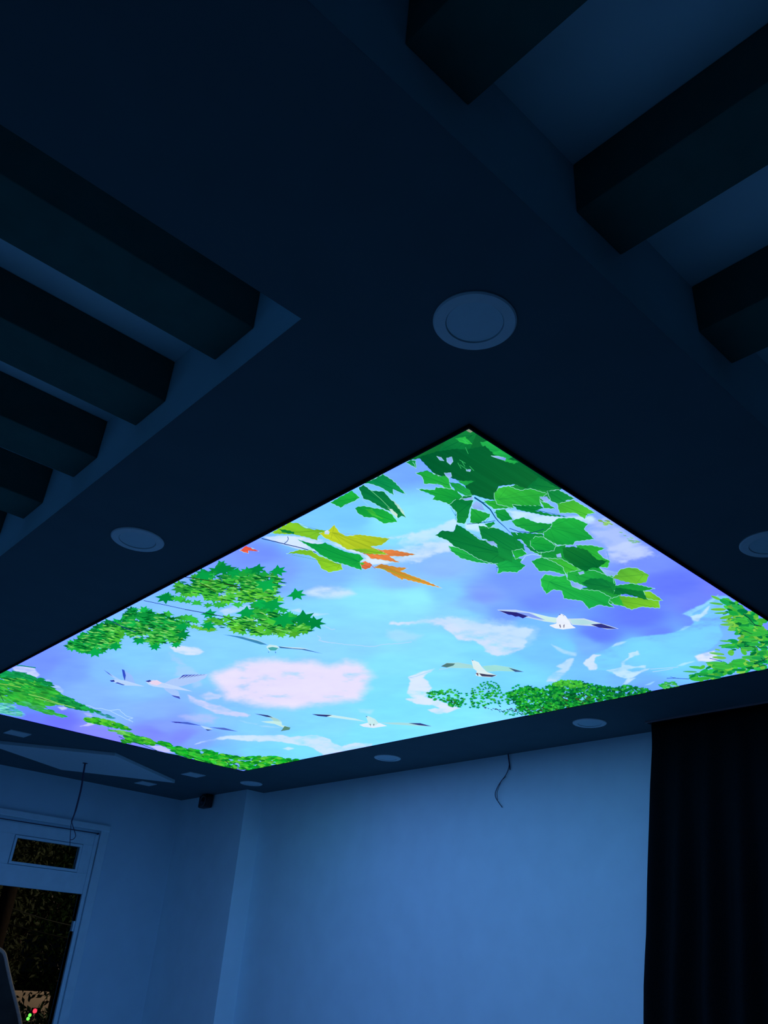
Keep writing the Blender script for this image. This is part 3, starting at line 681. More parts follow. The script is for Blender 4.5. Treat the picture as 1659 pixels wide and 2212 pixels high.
for P, n in ((C1P, 260), (C2P, 190), (C3P, 220), (C4P, 130)):       # thin light and dark edges of the leaf layers
    y0 = min(p[1] for p in P); y1 = max(p[1] for p in P)
    low = [(x, max(y, y0 + 0.30 * (y1 - y0))) for x, y in P] if P is not C3P and P is not C4P else P
    scatter(low, n // 2, lens, 6.5, 0.16, LT, (-0.1, 0.35), 6, 4)
    scatter(low, n // 2, lens, 7.5, 0.18, [(0,96,40), (0,112,44)], (-0.1, 0.35), 6, 4)
for cx, cy, r, a in ((600,1232,17,0.2),(556,1228,16,0.5),(575,1262,22,0.9),(640,1283,18,0.1),(588,1305,22,0.7),(532,1322,19,0.3),(655,1335,24,0.2),(612,1338,24,0.6),(452,1325,15,0.4),(680,1345,20,0.1),(505,1235,16,0.8),(480,1228,20,0.3),
                     (395,1370,15,0.3),(392,1352,14,0.8),(335,1396,12,0.4),(300,1383,13,0.9),(248,1395,14,0.5),(205,1408,16,0.2),(357,1290,18,0.6),(380,1392,10,0.6),(450,1350,15,0.6),(440,1243,18,0.1)):
    put(maple(cx, cy, r * 1.3, r * 0.80, a), random.choice(G1[:3]), nl(), 0.03)
line(d1((930,470),(1150,515),(1400,570),(1660,618)), 1.2, (24,50,80)); line(d2((0,598),(200,635),(380,668),(470,690),(570,745)), 1.5, (20,50,50))
line(d1((600,690),(700,745),(850,805)), 1.6, (20,60,130)); line(d2((0,235),(120,255),(300,280)), 1.6, (40,50,20)); line(d2((430,315),(600,345),(640,385)), 1.5, (50,70,30))
line(d2((170,305),(260,350),(345,400)), 1.4, (40,60,24))
# willow-like sprays, far left
L1P = d3((-60,170),(0,160),(120,110),(200,140),(340,170),(480,210),(560,270),(640,350),(760,400),(880,460),(820,520),(640,480),(500,545),(380,520),(200,470),(0,440),(-60,440))
scatter(L1P, 90, lens, 22, 0.22, [(4,130,58), (10,150,60), (30,165,50)], (0.1, 0.4), 8, 1, (60,185,50))
scatter(L1P, 420, lens, 9, 0.24, [(4,124,58), (8,146,64), (20,165,60), (0,96,40), (110,205,80)], (0.1, 0.45), 14, 1, (60,190,60))
scatter(d3((0,100),(200,110),(640,230),(600,300),(300,200),(0,170)), 90, lens, 8, 0.3, [(8,140,72), (20,160,84)], (0.1, 0.5), 6, 1)
scatter(d3((700,400),(860,430),(1020,520),(1200,590),(1160,615),(980,570),(760,530),(560,460)), 130, lens, 7, 0.34, [(20,150,70), (30,165,76), (10,130,60)], (0.0, 0.4), 8, 0.5)
scatter(d3((1150,600),(1300,625),(1430,685),(1380,680),(1250,650)), 16, lens, 7, 0.25, [(50,150,150)], (0.0, 0.3), 3, 0.3)
scatter(d3((0,420),(220,470),(420,490),(520,560),(700,590),(800,655),(700,645),(520,600),(300,520),(0,480)), 90, lens, 10, 0.26, [(60,180,70), (70,190,120), (40,170,60)], (0.1, 0.4), 6, 0.5)
scatter(d3((-60,480),(100,490),(200,540),(290,620),(250,648),(120,630),(0,605),(-60,600)), 130, lens, 9, 0.14, [(90,200,190), (60,170,160), (120,215,200)], (0.05, 0.2), 6, 0.3)
line(d3((340,380),(500,420),(700,490),(900,545)), 1.5, (150,215,110)); line(d3((420,430),(600,470),(760,520)), 1.2, (140,210,100)); line(d3((0,255),(120,270),(250,300)), 1.4, (150,215,90))
line(d3((0,380),(20,420),(45,465)), 1.2, (10,60,60)); line(d3((50,10),(330,50),(430,65)), 2.2, (20,140,90)); line(d3((140,100),(230,120),(325,128)), 2.0, (20,140,90))
# dark twig line and green fringe along the far left edge
scatter(d3((990,658),(1150,665),(1330,700),(1500,760),(1570,810),(1480,800),(1300,765),(1150,735),(1050,710)), 90, lens, 8, 0.36, [(60,190,40), (30,160,40), (96,200,50)], (0.1, 0.35), 8, 0.3)
scatter(d4((80,190),(200,190),(340,230),(350,245),(220,240)), 30, lens, 9, 0.28, [(70,190,80), (110,200,90)], (0.0, 0.3), 4, 0.3)
scatter(d4((210,290),(300,240),(400,255),(500,270),(590,320),(580,360),(480,350),(350,320),(250,330)), 110, lens, 8, 0.34, [(60,190,40), (30,150,50), (96,200,60)], (0.1, 0.35), 8, 0.5)
scatter(d4((600,330),(680,315),(780,350),(760,370),(700,370),(640,350)), 34, lens, 8, 0.34, [(60,190,40), (10,150,40)], (0.1, 0.35), 4, 0.3)
scatter(d4((720,385),(870,370),(960,400),(1060,400),(1090,440),(1180,470),(1260,470),(1400,490),(1420,600),(1300,595),(1150,550),(980,500),(840,450)), 210, lens, 9, 0.32, [(20,185,40), (60,200,60), (10,140,40)], (0.05, 0.35), 10, 0.5)
scatter(d4((1150,410),(1240,420),(1280,460),(1210,475),(1160,445)), 24, lens, 8, 0.36, [(60,190,70), (30,170,80)], (0.1, 0.3), 4, 0.3)
scatter(c5((280,660),(420,690),(560,700),(700,700),(840,720),(800,735),(640,765),(540,785),(420,770),(330,735),(280,700)), 330, lens, 7, 0.36, [(14,180,40), (50,195,50), (10,140,40), (96,205,60)], (-0.1, 0.3), 12, 0.5)
for L in (((190,258),(300,310),(450,350),(620,420)), ((680,440),(850,470),(1000,500)), ((960,470),(1100,520),(1200,550),(1290,590)), ((1380,520),(1420,560),(1440,610)), ((1430,545),(1520,590),(1540,610)), ((1400,610),(1500,622),(1650,640))):
    line(d4(*L), 1.3, (12,60,40))
line(d3((1300,755),(1290,790),(1310,805)), 0.9, (50,90,140)); line(d3((1330,760),(1335,790)), 0.9, (50,90,140))
# fine-leaved tree on the far right edge
T1 = c6((150,602),(270,570),(400,580),(480,560),(540,585),(640,600),(700,545),(850,565),(960,530),(960,640),(1000,700),(760,735),(700,690),(640,655),(480,685),(340,685),(240,655))
T0 = c6((640,600),(760,560),(960,545),(1100,535),(1300,570),(1480,590),(1400,640),(1100,690),(780,735),(700,680))
scatter(T0, 130, maple, 11, 0.5, [(6,126,52), (16,150,56), (4,106,48)], (0, 6.28), 8, 3)
T2 = c6((900,560),(960,520),(1100,525),(1200,550),(1280,565),(1360,548),(1440,560),(1520,580),(1490,600),(1400,640),(1250,660),(1100,690),(960,690),(900,620))
scatter(T1, 420, maple, 5.0, 0.62, [(10,140,60), (20,165,60), (60,190,60)], (0, 6.28), 10, 1)
scatter(c6((470,530),(560,520),(620,560),(640,610),(560,590),(500,560)), 60, maple, 3.6, 0.62, [(10,140,60), (40,175,60)], (0, 6.28), 4, 0.5)
scatter(c6((600,710),(700,690),(780,715),(720,735),(640,730)), 40, maple, 3.2, 0.6, [(30,160,90), (60,180,90)], (0, 6.28), 4, 0.3)
scatter(c6((640,600),(760,560),(960,600),(1000,700),(780,735),(700,680)), 420, maple, 4.6, 0.62, [(20,170,50), (60,200,60), (6,130,50), (2,100,46)], (0, 6.28), 12, 1)
scatter(T2, 900, maple, 5.0, 0.62, [(4,110,50), (6,130,56), (20,160,50), (2,90,44), (50,180,60)], (0, 6.28), 14, 1)
scatter(c6((920,540),(980,515),(1100,530),(1140,560),(1040,570),(960,570)), 90, maple, 4.6, 0.62, [(80,195,60), (60,185,56)], (0, 6.28), 4, 1)
scatter(c6((140,595),(260,650),(480,690),(640,640),(820,700),(1000,600),(1240,620),(1100,690),(700,735)), 110, lens, 3.4, 0.3, [(0,70,34), (60,70,30)], (0, 0.6), 4, 1)
# oval leaves on the right
OV = [(120,200,70), (60,190,70), (40,180,76), (26,170,74), (70,195,60)]
R2 = d5((860,180),(960,160),(1080,200),(1300,330),(1480,440),(1600,520),(1560,600),(1540,640),(1700,690),(1700,1300),(1300,1370),(1000,1420),(700,1480),(440,1530),(390,1460),(460,1390),(560,1350),(700,1260),(860,1230),(1060,1220),(1150,1170),(1350,1180),(1400,1060),(1200,1000),(1000,980),(900,950),(920,870),(1000,840),(1150,880),(1220,760),(1140,690),(1040,680),(960,600),(1000,540),(1050,450),(940,400),(860,380),(900,320),(960,290))
scatter(R2, 150, oval, 12, 0.5, OV, (-0.5, 0.7), 12, 1.5, None)
scatter(R2, 120, oval, 8.5, 0.5, OV + [(6,140,66), (4,124,60)], (-0.8, 0.9), 12, 1)
for x, y, L, w, a, c in ((800,150,90,30,0.5,(110,205,80)),(960,220,110,55,0.5,(26,172,80)),(1070,235,60,30,0.4,(8,140,66)),(1140,300,90,45,0.4,(40,180,84)),(1240,370,90,48,0.2,(4,132,66)),(1340,450,90,40,0.4,(10,140,66)),
                         (810,245,120,24,0.15,(96,200,90)),(840,340,130,30,0.0,(120,205,60)),(880,400,110,20,-0.05,(90,195,80)),(970,470,110,36,-0.25,(100,200,60)),(1180,480,60,24,0.2,(20,150,80)),
                         (1080,400,90,45,0.3,(26,170,66)),(980,590,110,30,0.0,(110,205,90)),(960,540,70,18,0.2,(110,205,90)),(1060,670,70,32,-0.1,(100,205,80)),(1220,520,110,50,0.2,(60,190,66)),(1300,660,110,50,0.3,(50,190,66)),
                         (1080,860,90,44,0.2,(16,160,72)),(960,860,100,20,0.1,(80,195,80)),(940,930,100,24,-0.1,(60,190,80)),(1050,960,110,26,-0.05,(30,175,80)),(1050,1050,55,62,0.0,(100,205,70)),(1260,1040,75,50,0.9,(80,200,66)),(1100,1000,40,18,0.0,(8,130,60)),
                         (1330,980,110,30,0.1,(60,190,80)),(820,1065,130,26,0.15,(110,205,90)),(860,1130,120,30,0.1,(120,205,80)),(830,1000,50,20,0.3,(120,205,120)),(1430,740,130,48,0.1,(50,185,66)),(1560,700,120,40,0.3,(56,190,66)),
                         (1340,840,150,40,0.1,(60,190,70)),(1440,910,130,34,0.1,(40,178,76)),(1560,880,50,22,0.2,(4,112,50)),(1170,1190,120,50,-0.1,(50,185,70)),(1360,1130,140,44,0.1,(60,190,76)),(1500,1140,120,40,0.1,(30,165,80)),
                         (800,1220,170,34,0.05,(70,195,76)),(900,1280,170,44,0.05,(60,190,70)),(1170,1250,100,55,0.1,(50,190,66)),(1360,1300,70,26,0.1,(2,112,50)),(1180,1330,120,30,0.0,(6,144,66)),(480,1290,120,30,0.15,(70,195,80)),
                         (380,1360,120,18,0.05,(80,190,100)),(580,1290,60,40,-0.6,(80,200,60)),(560,1400,110,28,0.1,(30,165,70)),(480,1480,100,44,0.0,(60,190,60)),(700,1430,100,24,0.1,(10,140,70)),(830,1450,60,22,0.1,(10,140,90)),(600,1470,110,36,0.0,(50,180,60))):
    p = d5((x, y))[0]
    lay = nl(); P = oval(p[0], p[1], L / 7.575, w / 7.575, a, 14); put(P, c, lay, 0.05)
    ca, sa = math.cos(a), math.sin(a)
    line([(p[0] - L / 7.575 * 0.9 * ca, p[1] - L / 7.575 * 0.7 * sa), (p[0] + L / 7.575 * 0.9 * ca, p[1] + L / 7.575 * 0.7 * sa)], 0.7, tuple(k * 0.8 for k in c))
for L, w in ((((1250,415),(1340,480),(1440,590),(1550,618)), 1.8), (((1360,570),(1440,600),(1500,612)), 1.2), (((1140,630),(1280,690),(1400,745)), 1.0), (((1270,940),(1450,955),(1660,970)), 1.1), (((700,1140),(800,1160),(910,1195)), 1.3),
             (((1420,1228),(1540,1190),(1660,1130)), 1.6), (((1540,1130),(1600,1200)), 1.3), (((1470,1285),(1560,1265),(1650,1235)), 1.4), (((1380,860),(1480,845),(1500,825)), 0.9), (((0,1468),(130,1465),(200,1472),(370,1480)), 1.2), (((60,1445),(140,1465)), 0.8), (((130,1450),(150,1470)), 0.8)):
    line(d5(*L), w, (6,66,60) if L[0][1] < 1440 else (50,80,150))
scatter(c7((800,935),(860,910),(920,905),(990,935),(930,955),(850,965)), 40, oval, 4.5, 0.4, [(90,200,100), (40,175,70)], (-0.3, 0.5), 5, 0.5)
scatter(c1((1200,605),(1240,600),(1290,640),(1240,650),(1210,630)), 12, oval, 5, 0.4, [(140,200,110)], (0, 0.5), 3, 0.3)
scatter(c1((1320,680),(1370,690),(1440,745),(1400,750),(1340,700)), 12, oval, 5, 0.35, [(130,190,150)], (0, 0.3), 3, 0.3)

# --- white outlines of far clouds
CL = (178, 218, 255)
for L in (c5((965,5),(1040,18),(1130,30),(1200,35),(1280,42),(1360,28),(1440,25),(1520,15)), d2((1540,770),(1600,800),(1640,820),(1680,815)), d2((1480,890),(1520,920),(1500,945),(1600,965),(1680,975)),
          d3((1020,515),(1080,520),(1130,545),(1220,550),(1310,572),(1420,562),(1450,590),(1480,610),(1510,640),(1560,655),(1590,665),(1540,680),(1590,710)), d3((1300,570),(1440,640),(1560,700)),
          c5((1590,235),(1500,232),(1560,215),(1640,185)), c7((740,810),(860,800),(960,795)), c6((245,455),(300,448)), c6((1520,470),(1640,450))):
    L = [tuple(p) for p in L]
    pts = [(v.x, v.y) for v in smooth_path([(a, b, 0) for a, b in L], 6)]
    pts = [(a + random.uniform(-.4, .4), b + random.uniform(-.5, .5)) for a, b in pts]
    line(pts, 1.3, CL)
# --- gulls
def bird(parts):
    for pts, c in parts: put(pts, c, nl(), 0.02)
bird([(c6((590,98),(700,98),(800,115),(900,140),(962,147),(940,178),(870,168),(780,147),(700,132),(640,122)), (190,215,250)), (c6((800,118),(900,140),(960,150),(940,176),(870,166)), (205,240,235)),
      (c6((600,103),(690,112),(760,118),(795,133),(765,140),(745,150),(720,138),(700,140),(680,130),(660,128)), (40,36,120)), (c6((700,112),(780,118),(880,160),(800,145)), (130,160,250)),
      (c6((960,132),(975,122),(1000,135),(1018,160),(1035,188),(1060,208),(1020,212),(985,215),(940,210),(903,193),(945,180),(945,150)), (232,240,255)), (c6((905,190),(945,182),(1035,190),(1060,206),(985,216),(940,210)), (238,244,255)),
      (c6((1010,152),(1110,150),(1190,173),(1250,190),(1318,212),(1250,215),(1170,197),(1040,188)), (205,228,240)), (c6((1030,156),(1110,156),(1180,182),(1100,188),(1040,184)), (182,224,232)),
      (c6((1150,186),(1212,181),(1310,213),(1250,211),(1200,205)), (48,50,130)), (c6((960,128),(966,124),(972,130)), (30,40,60)), (c6((984,133),(988,131),(990,136)), (30,40,60)),
      (c6((962,188),(968,186),(972,204),(968,206)), (60,50,110)), (c6((988,190),(994,184),(992,204),(988,206)), (60,50,110))])
bird([(c6((255,437),(290,416),(360,413),(440,427),(455,450),(380,448),(300,446)), (165,220,220)), (c6((255,437),(290,418),(340,420),(330,432),(290,444)), (80,120,120)),
      (c6((500,435),(580,428),(660,440),(752,470),(690,468),(600,465),(530,470)), (160,225,220)), (c6((660,445),(752,470),(700,470)), (60,90,130)),
      (c6((438,400),(455,402),(480,412),(500,440),(530,470),(592,492),(550,503),(480,497),(463,490),(470,465),(450,450)), (222,242,245)), (c6((482,478),(530,485),(590,490),(560,500),(500,496)), (60,60,90)), (c6((462,475),(480,478),(478,496)), (110,80,90)), (c6((438,400),(446,398),(450,404)), (30,60,90))])
bird([(c3((988,490),(1080,500),(1160,513),(1240,548),(1200,546),(1120,522),(1060,505)), (60,136,180)), (c3((1100,505),(1160,512),(1240,545),(1180,524)), (180,225,245)), (c3((1300,557),(1420,565),(1548,598),(1430,575),(1310,566)), (50,100,150)),
      (c3((1300,557),(1420,563),(1480,574),(1380,568)), (190,225,245)), (c3((1232,560),(1250,546),(1290,552),(1305,562),(1290,578),(1250,582)), (200,235,240)), (c3((1240,565),(1268,560),(1300,566),(1285,580),(1255,580)), (70,170,170)), (c3((1243,582),(1248,592),(1244,592)), (40,60,100)), (c3((1282,582),(1287,594),(1282,594)), (40,60,100))])
bird([(c3((318,684),(350,705),(400,735),(430,752),(400,750),(360,722)), (165,205,255)), (c3((320,686),(350,706),(375,728),(350,712)), (50,90,210)), (c3((424,685),(450,700),(480,720),(502,772),(470,765),(436,752)), (150,190,255)), (c3((424,685),(438,690),(446,720),(440,752),(430,720)), (50,80,200)),
      (c3((358,748),(380,742),(440,748),(500,765),(552,782),(500,778),(440,776),(400,768)), (185,215,255)), (c3((356,748),(380,745),(385,755),(365,756)), (30,50,160)), (c3((385,762),(430,775),(442,774),(400,758)), (60,90,190))])
bird([(c3((655,768),(700,742),(790,718),(905,712),(890,735),(830,760),(760,780),(700,785)), (175,205,255)), (c3((650,782),(700,790),(740,808),(752,852),(710,832),(670,805)), (165,200,255)), (c3((700,830),(745,838),(752,853),(715,840)), (70,90,190)),
      (c3((558,755),(600,744),(640,758),(740,782),(820,810),(740,800),(650,788),(600,782),(575,772)), (190,215,255)), (c3((580,752),(620,746),(650,762),(620,776),(585,768)), (235,215,240)), (c3((555,752),(580,745),(590,752),(572,758)), (50,60,150))] +
     [(c3((740 + 20 * k, 742 - 3 * k), (765 + 20 * k, 718 - 0.6 * k), (790 + 17 * k, 714), (760 + 20 * k, 730 - 2 * k)), (60, 70, 170)) for k in range(7)])
bird([(c5((78,491),(180,494),(262,515),(200,510),(130,500)), (70,100,200)), (c5((78,491),(130,493),(150,499),(110,499)), (40,40,130)), (c5((310,525),(400,528),(482,551),(390,540)), (80,110,200)), (c5((258,515),(300,524),(333,536),(300,545),(275,528)), (180,215,250)), (c5((285,536),(330,541),(300,546)), (40,70,130))])
bird([(c5((580,443),(660,452),(720,475),(742,490),(700,492),(670,468)), (170,215,215)), (c5((580,443),(660,453),(690,467),(650,462)), (40,60,120)), (c5((618,490),(690,487),(742,492),(745,512),(795,526),(790,540),(735,549),(755,528),(700,505),(650,498)), (195,235,230)), (c5((760,518),(795,526),(790,540),(735,549),(745,538)), (90,140,120))])
bird([(c5((915,446),(1040,450),(1180,472),(1250,492),(1150,480),(1000,460)), (195,235,240)), (c5((920,446),(1045,452),(1010,462),(960,457)), (36,40,100)), (c5((1320,497),(1440,496),(1560,500),(1645,520),(1540,516),(1400,508)), (170,225,230)), (c5((1500,500),(1570,500),(1640,520),(1560,512)), (50,60,120)),
      (c5((1206,510),(1255,498),(1330,500),(1372,517),(1290,529),(1230,522)), (225,240,255)), (c5((1248,462),(1262,458),(1300,475),(1322,500),(1300,515),(1262,510)), (200,236,240)), (c5((1268,505),(1274,505),(1274,520)), (60,50,90)), (c5((1290,505),(1296,505),(1292,520)), (60,50,90)), (c5((1243,459),(1250,458),(1256,466)), (50,60,90))])

VV = np.concatenate(verts); CC = np.concatenate(cols)
me = bpy.data.meshes.new('printed_film')
nq, nt = len(quads), len(tri_list)
me.vertices.add(len(VV)); me.vertices.foreach_set('co', VV.ravel())
me.loops.add(nq * 4 + nt * 3)
me.loops.foreach_set('vertex_index', np.concatenate([quads.ravel(), np.array(tri_list).ravel()]).astype(np.int32))
me.polygons.add(nq + nt)
me.polygons.foreach_set('loop_start', np.concatenate([np.arange(nq) * 4, nq * 4 + np.arange(nt) * 3]).astype(np.int32))
me.polygons.foreach_set('loop_total', np.concatenate([np.full(nq, 4), np.full(nt, 3)]).astype(np.int32))
me.update(calc_edges=True)
ca = me.color_attributes.new('print', 'FLOAT_COLOR', 'POINT')
ca.data.foreach_set('color', np.column_stack([CC, np.ones(len(CC))]).astype(np.float32).ravel())
film = bpy.data.materials.new('backlit_print'); film.use_nodes = True
nt_ = film.node_tree; nt_.nodes.clear()
at = nt_.nodes.new('ShaderNodeAttribute'); at.attribute_name = 'print'
em = nt_.nodes.new('ShaderNodeEmission'); em.inputs['Strength'].default_value = 1.0
ou = nt_.nodes.new('ShaderNodeOutputMaterial')
nt_.links.new(at.outputs['Color'], em.inputs['Color']); nt_.links.new(em.outputs[0], ou.inputs['Surface'])
panel = empty('ceiling_light_panel', ((PX0 + PX1) / 2, (PY0 + PY1) / 2, ZC), 'large backlit ceiling panel printed with blue sky, clouds, green leaves and white gulls', 'light panel')
def child_at(name, me_, m_, par, **kw):
    o = link(name, me_, m_, par, **kw); o.matrix_parent_inverse = Matrix.Translation(-par.location); return o
child_at('printed_film', me, film, panel)
fw = 0.006
for b in ((PX0 - fw, PX1 + fw, PY0 - fw, PY0, ZF - .0042, ZC), (PX0 - fw, PX1 + fw, PY1, PY1 + fw, ZF - .0042, ZC), (PX0 - fw, PX0, PY0, PY1, ZF - .0042, ZC), (PX1, PX1 + fw, PY0, PY1, ZF - .0042, ZC)):
    bm = bmesh.new(); add_box(bm, *b)
    child_at('frame_profile', bm_mesh('frame_profile', bm), M['black_trim'], panel)

# ---------------------------------------------------------------- ceiling fittings
R = 0.103
bm = bmesh.new(); add_lathe(bm, [(R, 0), (R, -0.003), (R - 0.004, -0.0065), (R - 0.031, -0.0075), (R - 0.0325, -0.001)], 64)
ring_me = bm_mesh('trim_ring', bm); ring_me.materials.append(M['white_plastic'])
bm = bmesh.new(); add_lathe(bm, [(R - 0.0320, -0.0010), (R - 0.0335, -0.0045), (0.0, -0.0050)], 64)
dif_me = bm_mesh('diffuser', bm); dif_me.materials.append(M['diffuser'])
for x, y, lab in ((1.116, 1.018, 'round white ceiling downlight, unlit, nearest the camera above the panel corner'),
                  (1.130, 2.795, 'small unlit round downlight between the panel and the recess with dark beams at left'),
                  (2.672, 1.010, 'round unlit downlight cut off by the right edge of the photo'),
                  (4.246, 2.868, 'unlit round downlight over the pale wall, nearest the black curtain'),
                  (4.232, 4.690, 'unlit round downlight over the pale wall, middle of the far row'),
                  (4.272, 6.586, 'unlit round downlight at the far panel corner, above the wall pillar')):
    d = empty('ceiling_downlight', (x, y, ZC), lab, 'downlight', 'round ceiling downlights')
    for n_, m_ in (('trim_ring', ring_me), ('diffuser', dif_me)):
        o = bpy.data.objects.new(n_, m_); C.objects.link(o); o.parent = d
s = 0.081
bm = bmesh.new()
for b in ((-s, s, -s, -s + .012, -.006, 0), (-s, s, s - .012, s, -.006, 0), (-s, -s + .012, -s + .012, s - .012, -.006, 0), (s - .012, s, -s + .012, s - .012, -.006, 0)): add_box(bm, *b)
sq_me = bm_mesh('trim_frame', bm); sq_me.materials.append(M['white_plastic'])
bm = bmesh.new(); add_box(bm, -s + .012, s - .012, -s + .012, s - .012, -.004, -.001); sqd = bm_mesh('diffuser', bm); sqd.materials.append(M['white_plastic'])
for x, y, lab in ((2.122, 6.667, 'small square ceiling light left of the white diamond plate, beside the panel'),
                  (3.755, 6.752, 'small square ceiling light between the panel corner and the white diamond plate'),
                  (3.728, 7.598, 'small square ceiling light behind the right tip of the white diamond plate')):
    d = empty('square_ceiling_light', (x, y, ZC), lab, 'ceiling light', 'small square ceiling lights')
    for n_, m_ in (('trim_frame', sq_me), ('diffuser', sqd)):
        o = bpy.data.objects.new(n_, m_); C.objects.link(o); o.parent = d
# the white diamond plate
kz = 0.030
KZ = ZC - kz - EYE
kB = on_z(248, 1633.5, KZ); kC = on_z(377.5, 1691.5, KZ); kD = on_z(132, 1663, KZ)
kc = np.array([kB[0] + 0.0, (kB[1] + kD[1]) / 2])
kA = np.array([2 * kc[0] - kC[0], kC[1]])
bm = bmesh.new()
P4 = [kB[:2], kC[:2], kD[:2], kA]
lo = [bm.verts.new((p[0], p[1], ZC - kz)) for p in P4]; hi = [bm.verts.new((p[0], p[1], ZC)) for p in P4]
bm.faces.new(lo); bm.faces.new(hi)
for k in range(4): bm.faces.new((lo[k], lo[(k + 1) % 4], hi[(k + 1) % 4], hi[k]))
bmesh.ops.bevel(bm, geom=bm.edges[:], offset=0.003, segments=1, affect='EDGES')
link('ceiling_plate', bm_mesh('ceiling_plate', bm), M['white_plastic'], label='white diamond-shaped raised plate on the ceiling, where the loose cable hangs', cat='ceiling plate')
# hanging cable
pc = on_z(184, 1648.5, KZ)
YC = pc[1]
def cy(x, y): return up(on_y(x, y, YC))
cab = empty('pendant_cable', (pc[0], pc[1], ZC - kz), 'dark cable hanging from the diamond-shaped ceiling plate, its end looped', 'cable')
main = smooth_path([cy(184, 1648.5), cy(180, 1672), cy(176, 1700), cy(169, 1730), cy(162, 1755), cy(154.5, 1775)], 5)
def tube_child(name, pts, r, m, par, seg=8):
    bm = bmesh.new(); add_tube(bm, pts, r, seg)
    return child_at(name, bm_mesh(name, bm, True), m, par)
tube_child('cable_bundle', main, [0.0075] * 20 + [0.006] * (len(main) - 20), M['cable'], cab)
tube_child('loose_end', smooth_path([cy(154.5, 1774), cy(158, 1786), cy(162.5, 1800), cy(163, 1807), cy(158, 1813), cy(152.5, 1814)], 5), 0.0032, M['cable'], cab)
tube_child('loose_end', smooth_path([cy(154.5, 1774), cy(152.8, 1790), cy(151.5, 1810), cy(151, 1828)], 5), 0.0028, M['cable'], cab)
bm = bmesh.new(); add_lathe(bm, [(0.0, 0), (0.022, 0), (0.022, -0.003), (0.010, -0.006), (0, -0.006)], 20)
o = link('cable_grommet', bm_mesh('cable_grommet', bm, True), M['cable'], cab)
# wire out of the wall top
XW = XB - 0.012
def cw(x, y, dx=0.0): return up(on_x(x, y, XW - dx))
wr = empty('loose_wire', tuple(cw(1098, 1624)), 'thin dark wire curling down from the top of the pale wall', 'wire')
tube_child('wire_strand', smooth_path([cw(1097, 1622), cw(1099, 1640), cw(1101, 1655), cw(1101.5, 1663)], 5), 0.0042, M['cable'], wr)
tube_child('wire_strand', smooth_path([cw(1100.5, 1648), cw(1098, 1662), cw(1092, 1675), cw(1083, 1687), cw(1075, 1700), cw(1070, 1713), cw(1071, 1723), cw(1077, 1733), cw(1085, 1744)], 5), 0.0028, M['cable'], wr)
tube_child('wire_strand', smooth_path([cw(1093, 1677.5, .01), cw(1084, 1686, .01), cw(1078, 1699, .02), cw(1074, 1712, .02), cw(1075, 1728, .01)], 5), 0.0018, M['cable'], wr)
# little black camera under the ceiling, on the pillar face
XP = 4.430
def cp(x, y, X): return up(on_x(x, y, X))
a0 = cp(430.5, 1748, 4.37); a1 = cp(454, 1724, 4.37)
yl, yr = a0.y - 0.015, cp(453, 1742, 4.37).y + 0.02; zb_ = a0.z
cc = empty('security_camera', ((XP), (yl + yr) / 2, ZC), 'small black round-lensed security camera under the ceiling in the far corner', 'security camera')
bm = bmesh.new(); add_box(bm, 4.335, 4.415, yr, yl, zb_ + 0.005, ZC - 0.012, 0.016)
child_at('housing', bm_mesh('housing', bm, True), M['black_plastic'], cc)
bm = bmesh.new(); add_box(bm, 4.345, 4.430, yr + 0.04, yl - 0.04, ZC - 0.02, ZC, 0.003)
child_at('bracket', bm_mesh('bracket', bm), M['black_plastic'], cc)
yc_ = yr + 0.068; zc_ = (zb_ + ZC) / 2 - 0.005
mt = Matrix.Translation((4.336, yc_, zc_)) @ Matrix.Rotation(-PI / 2, 4, 'Y')
bm = bmesh.new(); add_lathe(bm, [(0.050, -0.002), (0.052, 0.006), (0.046, 0.008), (0.043, 0.003)], 32, mt)
child_at('lens_ring', bm_mesh('lens_ring', bm, True), M['grey_plastic'], cc)
bm = bmesh.new(); add_lathe(bm, [(0.044, 0.001), (0.03, 0.007), (0.0, 0.010)], 32, mt)
child_at('lens', bm_mesh('lens', bm, True), M['lens'], cc)

# ---------------------------------------------------------------- black curtain
XC = 4.425
cur = empty('curtain', (XC, 1.2, ZC), 'heavy black full-length curtain hanging from the ceiling at the right end of the wall', 'curtain')
edge = [up(on_x(x, y, XC)) for x, y in ((1396,1556),(1397.5,1583),(1398,1610),(1396,1650),(1394,1700),(1393,1760),(1391,1850),(1389,1950),(1387,2020),(1384,2065),(1381,2130),(1380,2212))]
ez = np.array([p.z for p in edge][::-1]); ey = np.array([p.y for p in edge][::-1])
def left_y(z):
    if z < ez[0]: return ey[0] + (ez[0] - z) * 0.03
    return float(np.interp(z, ez, ey))
nv, nu = 60, 420
YR = -0.9
bm = bmesh.new(); rows = []
for j in range(nv + 1):
    z = ZC - 0.006 - (ZC - 0.03) * j / nv
    row = []
    drop = (ZC - z)
    A = 0.008 + 0.030 * min(1, drop / 0.9)
    yl_ = left_y(z)
    for i in range(nu + 1):
        u = i / nu
        y = yl_ + (YR - yl_) * u
        ph = (YR - ey[-1]) * u * -1.0
        f = 2 * PI * ph / 0.165
        off = A * math.sin(f + 0.5 * math.sin(1.7 * ph * 3 + 0.6) + PI * 0.9) + 0.3 * A * math.sin(f * 0.53 + z * 0.8 + 1.0)
        x = XC + off + 0.018
        if u < 0.01: x += (0.01 - u) * 3.5
        row.append(bm.verts.new((x, y, z)))
    rows.append(row)
for a, b in zip(rows, rows[1:]):
    for i in range(nu): bm.faces.new((a[i], a[i + 1], b[i + 1], b[i]))
cl_o = child_at('curtain_cloth', bm_mesh('curtain_cloth', bm, True), M['curtain'], cur)
sm = cl_o.modifiers.new('thick', 'SOLIDIFY'); sm.thickness = 0.003; sm.offset = 1
